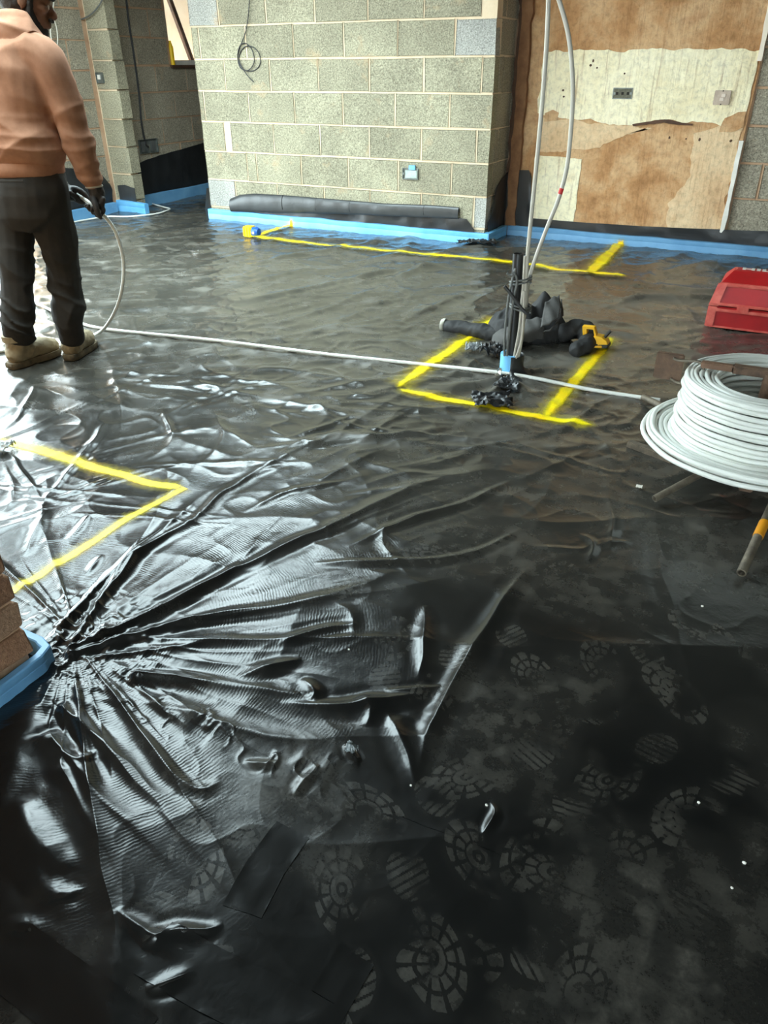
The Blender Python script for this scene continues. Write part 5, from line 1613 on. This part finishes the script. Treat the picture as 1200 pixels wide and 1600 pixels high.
def body_fold(co, no):
    # pulls run from the far hip up to the shoulder, with rings gathering above the hem
    x = (co - SPINE[0]) @ R3; z = (co - SPINE[0]) @ U3; y = (co - SPINE[0]) @ F3
    f1 = ridged(x * 3.0 + z * 7.0 + 0.5, y * 3 + x * 2.0 - z * 1.2, 111, 2.3)
    f2 = ridged(x * 5 - z * 9.0, y * 6 + z * 3, 113, 1.8)
    low = np.exp(-((z - 0.05) / 0.12) ** 2)
    ring = ridged(z * 15 + 1.2 * x, x * 2.5 + y * 2, 117, 1.6)
    arm = np.clip((x - 0.17) / 0.05, 0, 1)
    d = 0.032 * (f1 - 0.30) * (1 - 0.5 * arm) + 0.010 * (f2 - 0.35) + 0.020 * low * (1 - arm) * (ring - 0.4)
    elb = np.exp(-(np.linalg.norm(co - EL_R, axis=1) / 0.11) ** 2)
    d += 0.010 * elb * (ridged(z * 22 + x * 9, y * 8, 119, 1.5) - 0.4)
    nap = np.exp(-((z - 0.53) / 0.07) ** 2)
    d += 0.014 * nap * (ridged(z * 17 + x * 5 + y * 4, x * 2, 123, 1.4) - 0.4)
    cuff = np.exp(-(np.linalg.norm(co - WR_R - U3 * 0.03, axis=1) / 0.06) ** 2)
    d += 0.007 * cuff * (ridged(z * 40 + x * 9, y * 8, 121, 1.5) - 0.4)
    return d


mb = MB()
hw = [0.158, 0.170, 0.172, 0.180, 0.178, 0.145, 0.085]
hd = [0.122, 0.135, 0.132, 0.135, 0.130, 0.110, 0.085]
mb.loft([ell(c, a, b) for c, a, b in zip(SPINE, hw, hd)])
for a, b, c, s in ((SH_R, EL_R, WR_R, 1), (SH_L, EL_L, WR_L, -1)):
    chain(mb, [SPINE[4] + R3 * 0.06 * s + U3 * 0.035, a + U3 * 0.004, a * 0.55 + b * 0.45 + R3 * 0.008 * s, b, b * 0.5 + c * 0.5, c + (b - c) * 0.10, c + (c - b) * 0.02], [0.085, 0.082, 0.074, 0.068, 0.058, 0.046, 0.037])
# hood heaped at the nape
for pts, rad in (([mp(-25, 58, -0.08, -0.02), mp(0, 48, -0.03, -0.06), mp(25, 46, 0.02, -0.07), mp(50, 58, 0.08, 0.0), mp(60, 66, 0.09, 0.10)], [0.04, 0.048, 0.048, 0.040, 0.028]),
                 ([mp(-20, 36, -0.06, -0.02), mp(4, 26, -0.02, -0.05), mp(30, 34, 0.03, -0.05), mp(52, 52, 0.08, 0.03)], [0.030, 0.034, 0.032, 0.022])):
    chain(mb, pts, rad)
hood = remeshed(mb, 'sweatshirt', M['hoodie'], man, 0.0075, 5, body_fold)
MB().loft([[p + U3 * dz for p in ell(SPINE[0], a, b)] for dz, a, b in ((0.028, 0.163, 0.127), (0.01, 0.168, 0.132), (-0.02, 0.166, 0.130), (-0.03, 0.158, 0.122))]).build('waistband', M['hoodie'], man, smooth=60)


def leg_fold(co, no):
    z = co[:, 2]; x = co @ R3; y = co @ F3
    f1 = ridged(x * 5 + z * 4, y * 5 - z * 2.5, 131, 1.8)
    low = np.exp(-((z - 0.22) / 0.13) ** 2)
    knee = np.exp(-((z - 0.47) / 0.12) ** 2)
    ring = ridged(z * 15 + x * 11 + 2.5 * fbm(x * 7, y * 7 + z * 6, 2, 135), y * 7 + x * 3, 133, 1.7)
    g = fbm(x * 6, z * 5 + y * 4, 2, 137)
    return 0.011 * (f1 - 0.35) + (0.022 * low + 0.008 * knee) * (ring - 0.4) * (0.3 + 1.2 * g)


mb = MB()
mb.loft([ell(mp(42, 256), 0.135, 0.108), ell(mp(44, 272), 0.158, 0.128), ell(mp(46, 300), 0.168, 0.140), ell(mp(50, 335), 0.165, 0.130), ell(mp(52, 356), 0.12, 0.10)])
for h, k_, a in ((HIP_R, KN_R, AN_R), (HIP_L, KN_L, AN_L)):
    chain(mb, [h + U3 * 0.02, h * 0.62 + k_ * 0.38, k_, k_ * 0.45 + a * 0.55, a + U3 * 0.01, a - U3 * 0.03], [0.096, 0.092, 0.078, 0.074, 0.070, 0.066])
remeshed(mb, 'trousers', M['trousers'], man, 0.0075, 5, leg_fold)
mb = MB().loft([[mp(16, 286, 0.02, -0.146) + R3 * x + U3 * z for x, z in ((-0.055, 0.0), (0.075, 0.004), (0.07, 0.014), (-0.055, 0.012))], [mp(16, 286, 0.02, -0.152) + R3 * x + U3 * z for x, z in ((-0.05, 0.002), (0.07, 0.006), (0.066, 0.012), (-0.05, 0.010))]])
mb.build('pocket_welt', M['trousers'], man, smooth=40)


def boot(heel, toe, ankle):
    h, t = np.array([*heel[:2], 0.0]), np.array([*toe[:2], 0.0])
    gz_ = max(0.0, ground(*((h + t)[:2] / 2)))
    d = (t - h) / np.linalg.norm(t - h); L = np.linalg.norm(t - h); s = np.array([-d[1], d[0], 0])
    out = []
    for q, w in ((0, .55), (.06, .85), (.2, 1.0), (.4, .92), (.6, 1.12), (.78, 1.18), (.9, .95), (.97, .6), (1.0, .25)):
        out.append((q, w * 0.042))
    prof = [h + d * L * q + s * w for q, w in out] + [h + d * L * q - s * w for q, w in out[::-1]]
    so = MB().loft([[p + U3 * (gz_ + z) + (p - (h + t) / 2) * k for p in prof] for z, k in ((0.002, -0.02), (0.010, 0.02), (0.022, 0.02), (0.032, 0.0))]).build('boot', M['sole'], man, smooth=50)
    so['label'] = 'boot with a worn tan sole'
    g = U3 * gz_
    mb = MB()
    chain(mb, [h + d * 0.05 + U3 * 0.06 + g, h + d * L * 0.45 + U3 * 0.065 + g, h + d * L * 0.70 + U3 * 0.056 + g, h + d * (L - 0.045) + U3 * 0.048 + g], [0.047, 0.046, 0.047, 0.040])
    a0 = np.array([ankle[0], ankle[1], 0.0])
    chain(mb, [h + d * 0.06 + U3 * 0.07 + g, h + d * 0.075 + U3 * 0.11 + g, (h + d * 0.08) * 0.5 + a0 * 0.5 + U3 * (0.165) + g], [0.048, 0.053, 0.056])
    up_ = remeshed(mb, 'boot_upper', M['boot'], so, 0.006, 3, cloth_fold(24, 0.006, 19))
    for k in range(4):
        c = h + d * (L * 0.40 + 0.02 * k) + U3 * (0.112 - 0.009 * k) + g
        MB().tube([c - s * 0.03 - U3 * 0.008, c, c + s * 0.03 - U3 * 0.008], 0.003, 6).build('lace', M['sole'], so, smooth=60)
    cl = MB().loft([[h + d * 0.07 + g + U3 * z + (d * math.cos(t_) * 0.062 + s * math.sin(t_) * 0.059) for t_ in np.linspace(0, 2 * math.pi, 19)[:-1]] for z in (0.128, 0.135, 0.150, 0.156)])
    cl.build('boot_collar', M['boot'], so, smooth=50)
    return so


boot(G(108, 566), G(146, 540), AN_R)
boot(G(16, 580), G(94, 553), AN_L)


def glove(c, t, wrist, name='glove', side=1):
    """a gloved hand closed round a pipe: c on the pipe, t along it, wrist where the arm comes in"""
    t = t / np.linalg.norm(t)
    w = wrist - c; w = w - t * (w @ t); w /= np.linalg.norm(w)        # from the pipe towards the back of the hand
    o = np.cross(t, w) * side
    mb = MB()
    kn = c + w * 0.030 + o * 0.012
    chain(mb, [wrist, wrist * 0.45 + kn * 0.55 + o * 0.006, kn + o * 0.004], [0.030, 0.036, 0.026], 14)
    for i, (dx, ln) in enumerate(((-0.033, 0.92), (-0.011, 1.05), (0.011, 1.0), (0.033, 0.82))):
        b = c + t * dx
        P = [b + w * 0.058 + o * 0.008]
        for a in np.linspace(60, 60 - 235 * ln, 8):
            ar = math.radians(a)
            rr_ = 0.0215 if a > -120 else 0.0195
            P.append(b + o * rr_ * math.cos(ar) + w * rr_ * math.sin(ar) + t * 0.002 * (i - 1.5))
        chain(mb, P, [0.0115, 0.0112, 0.0105, 0.0098, 0.0088], 10)
    q = c - t * 0.05 + w * 0.012
    chain(mb, [wrist * 0.4 + c * 0.6 - o * 0.012 - t * 0.01, c + w * 0.030 - o * 0.022 - t * 0.028, c - o * 0.022 - t * 0.050 + w * 0.006, c - o * 0.010 - t * 0.066 - w * 0.014], [0.016, 0.0135, 0.012, 0.0095], 10)
    g_ = remeshed(mb, name, M['glove'], man, 0.0042, 2, cloth_fold(40, 0.002, 23))
    ax = (wrist - kn) / np.linalg.norm(wrist - kn)
    a1 = np.cross(ax, t); a1 /= np.linalg.norm(a1); a2 = np.cross(ax, a1)
    P = [wrist - ax * 0.012 + (a1 * math.cos(q_) + a2 * math.sin(q_)) * 0.0345 for q_ in np.linspace(0, 2 * math.pi, 25)]
    MB().tube(P, 0.0045, 8).build('glove_cuff', simple('glove_trim', lin(190, 186, 176), None, 0.6), g_, smooth=180)
    return g_


i0 = len(arc(run + loop + mid + low + sweep, 400)) - 1
PP = arc(run + loop + mid + low + sweep, 400)
def near_pipe(x, y):
    j = min(range(len(PP) - 60, len(PP)), key=lambda k: (lambda v: (v[0] - x) ** 2 + (v[1] - y) ** 2)(proj(PP[k])))
    return PP[j], PP[min(j + 2, len(PP) - 1)] - PP[j - 2]


def proj(p):
    v = np.array(p) - EYE; z = v @ CF
    return 600 + FPX * (v @ CR) / z, 800 - FPX * (v @ CU) / z


c_, t_ = near_pipe(147, 324)
glove(c_, t_, WR_R + (WR_R - EL_R) * 0.03, side=1)
c_, t_ = near_pipe(121, 306)
glove(c_, t_, WR_L * 0.35 + c_ * 0.65 + U3 * 0.02 - R3 * 0.03, side=-1)
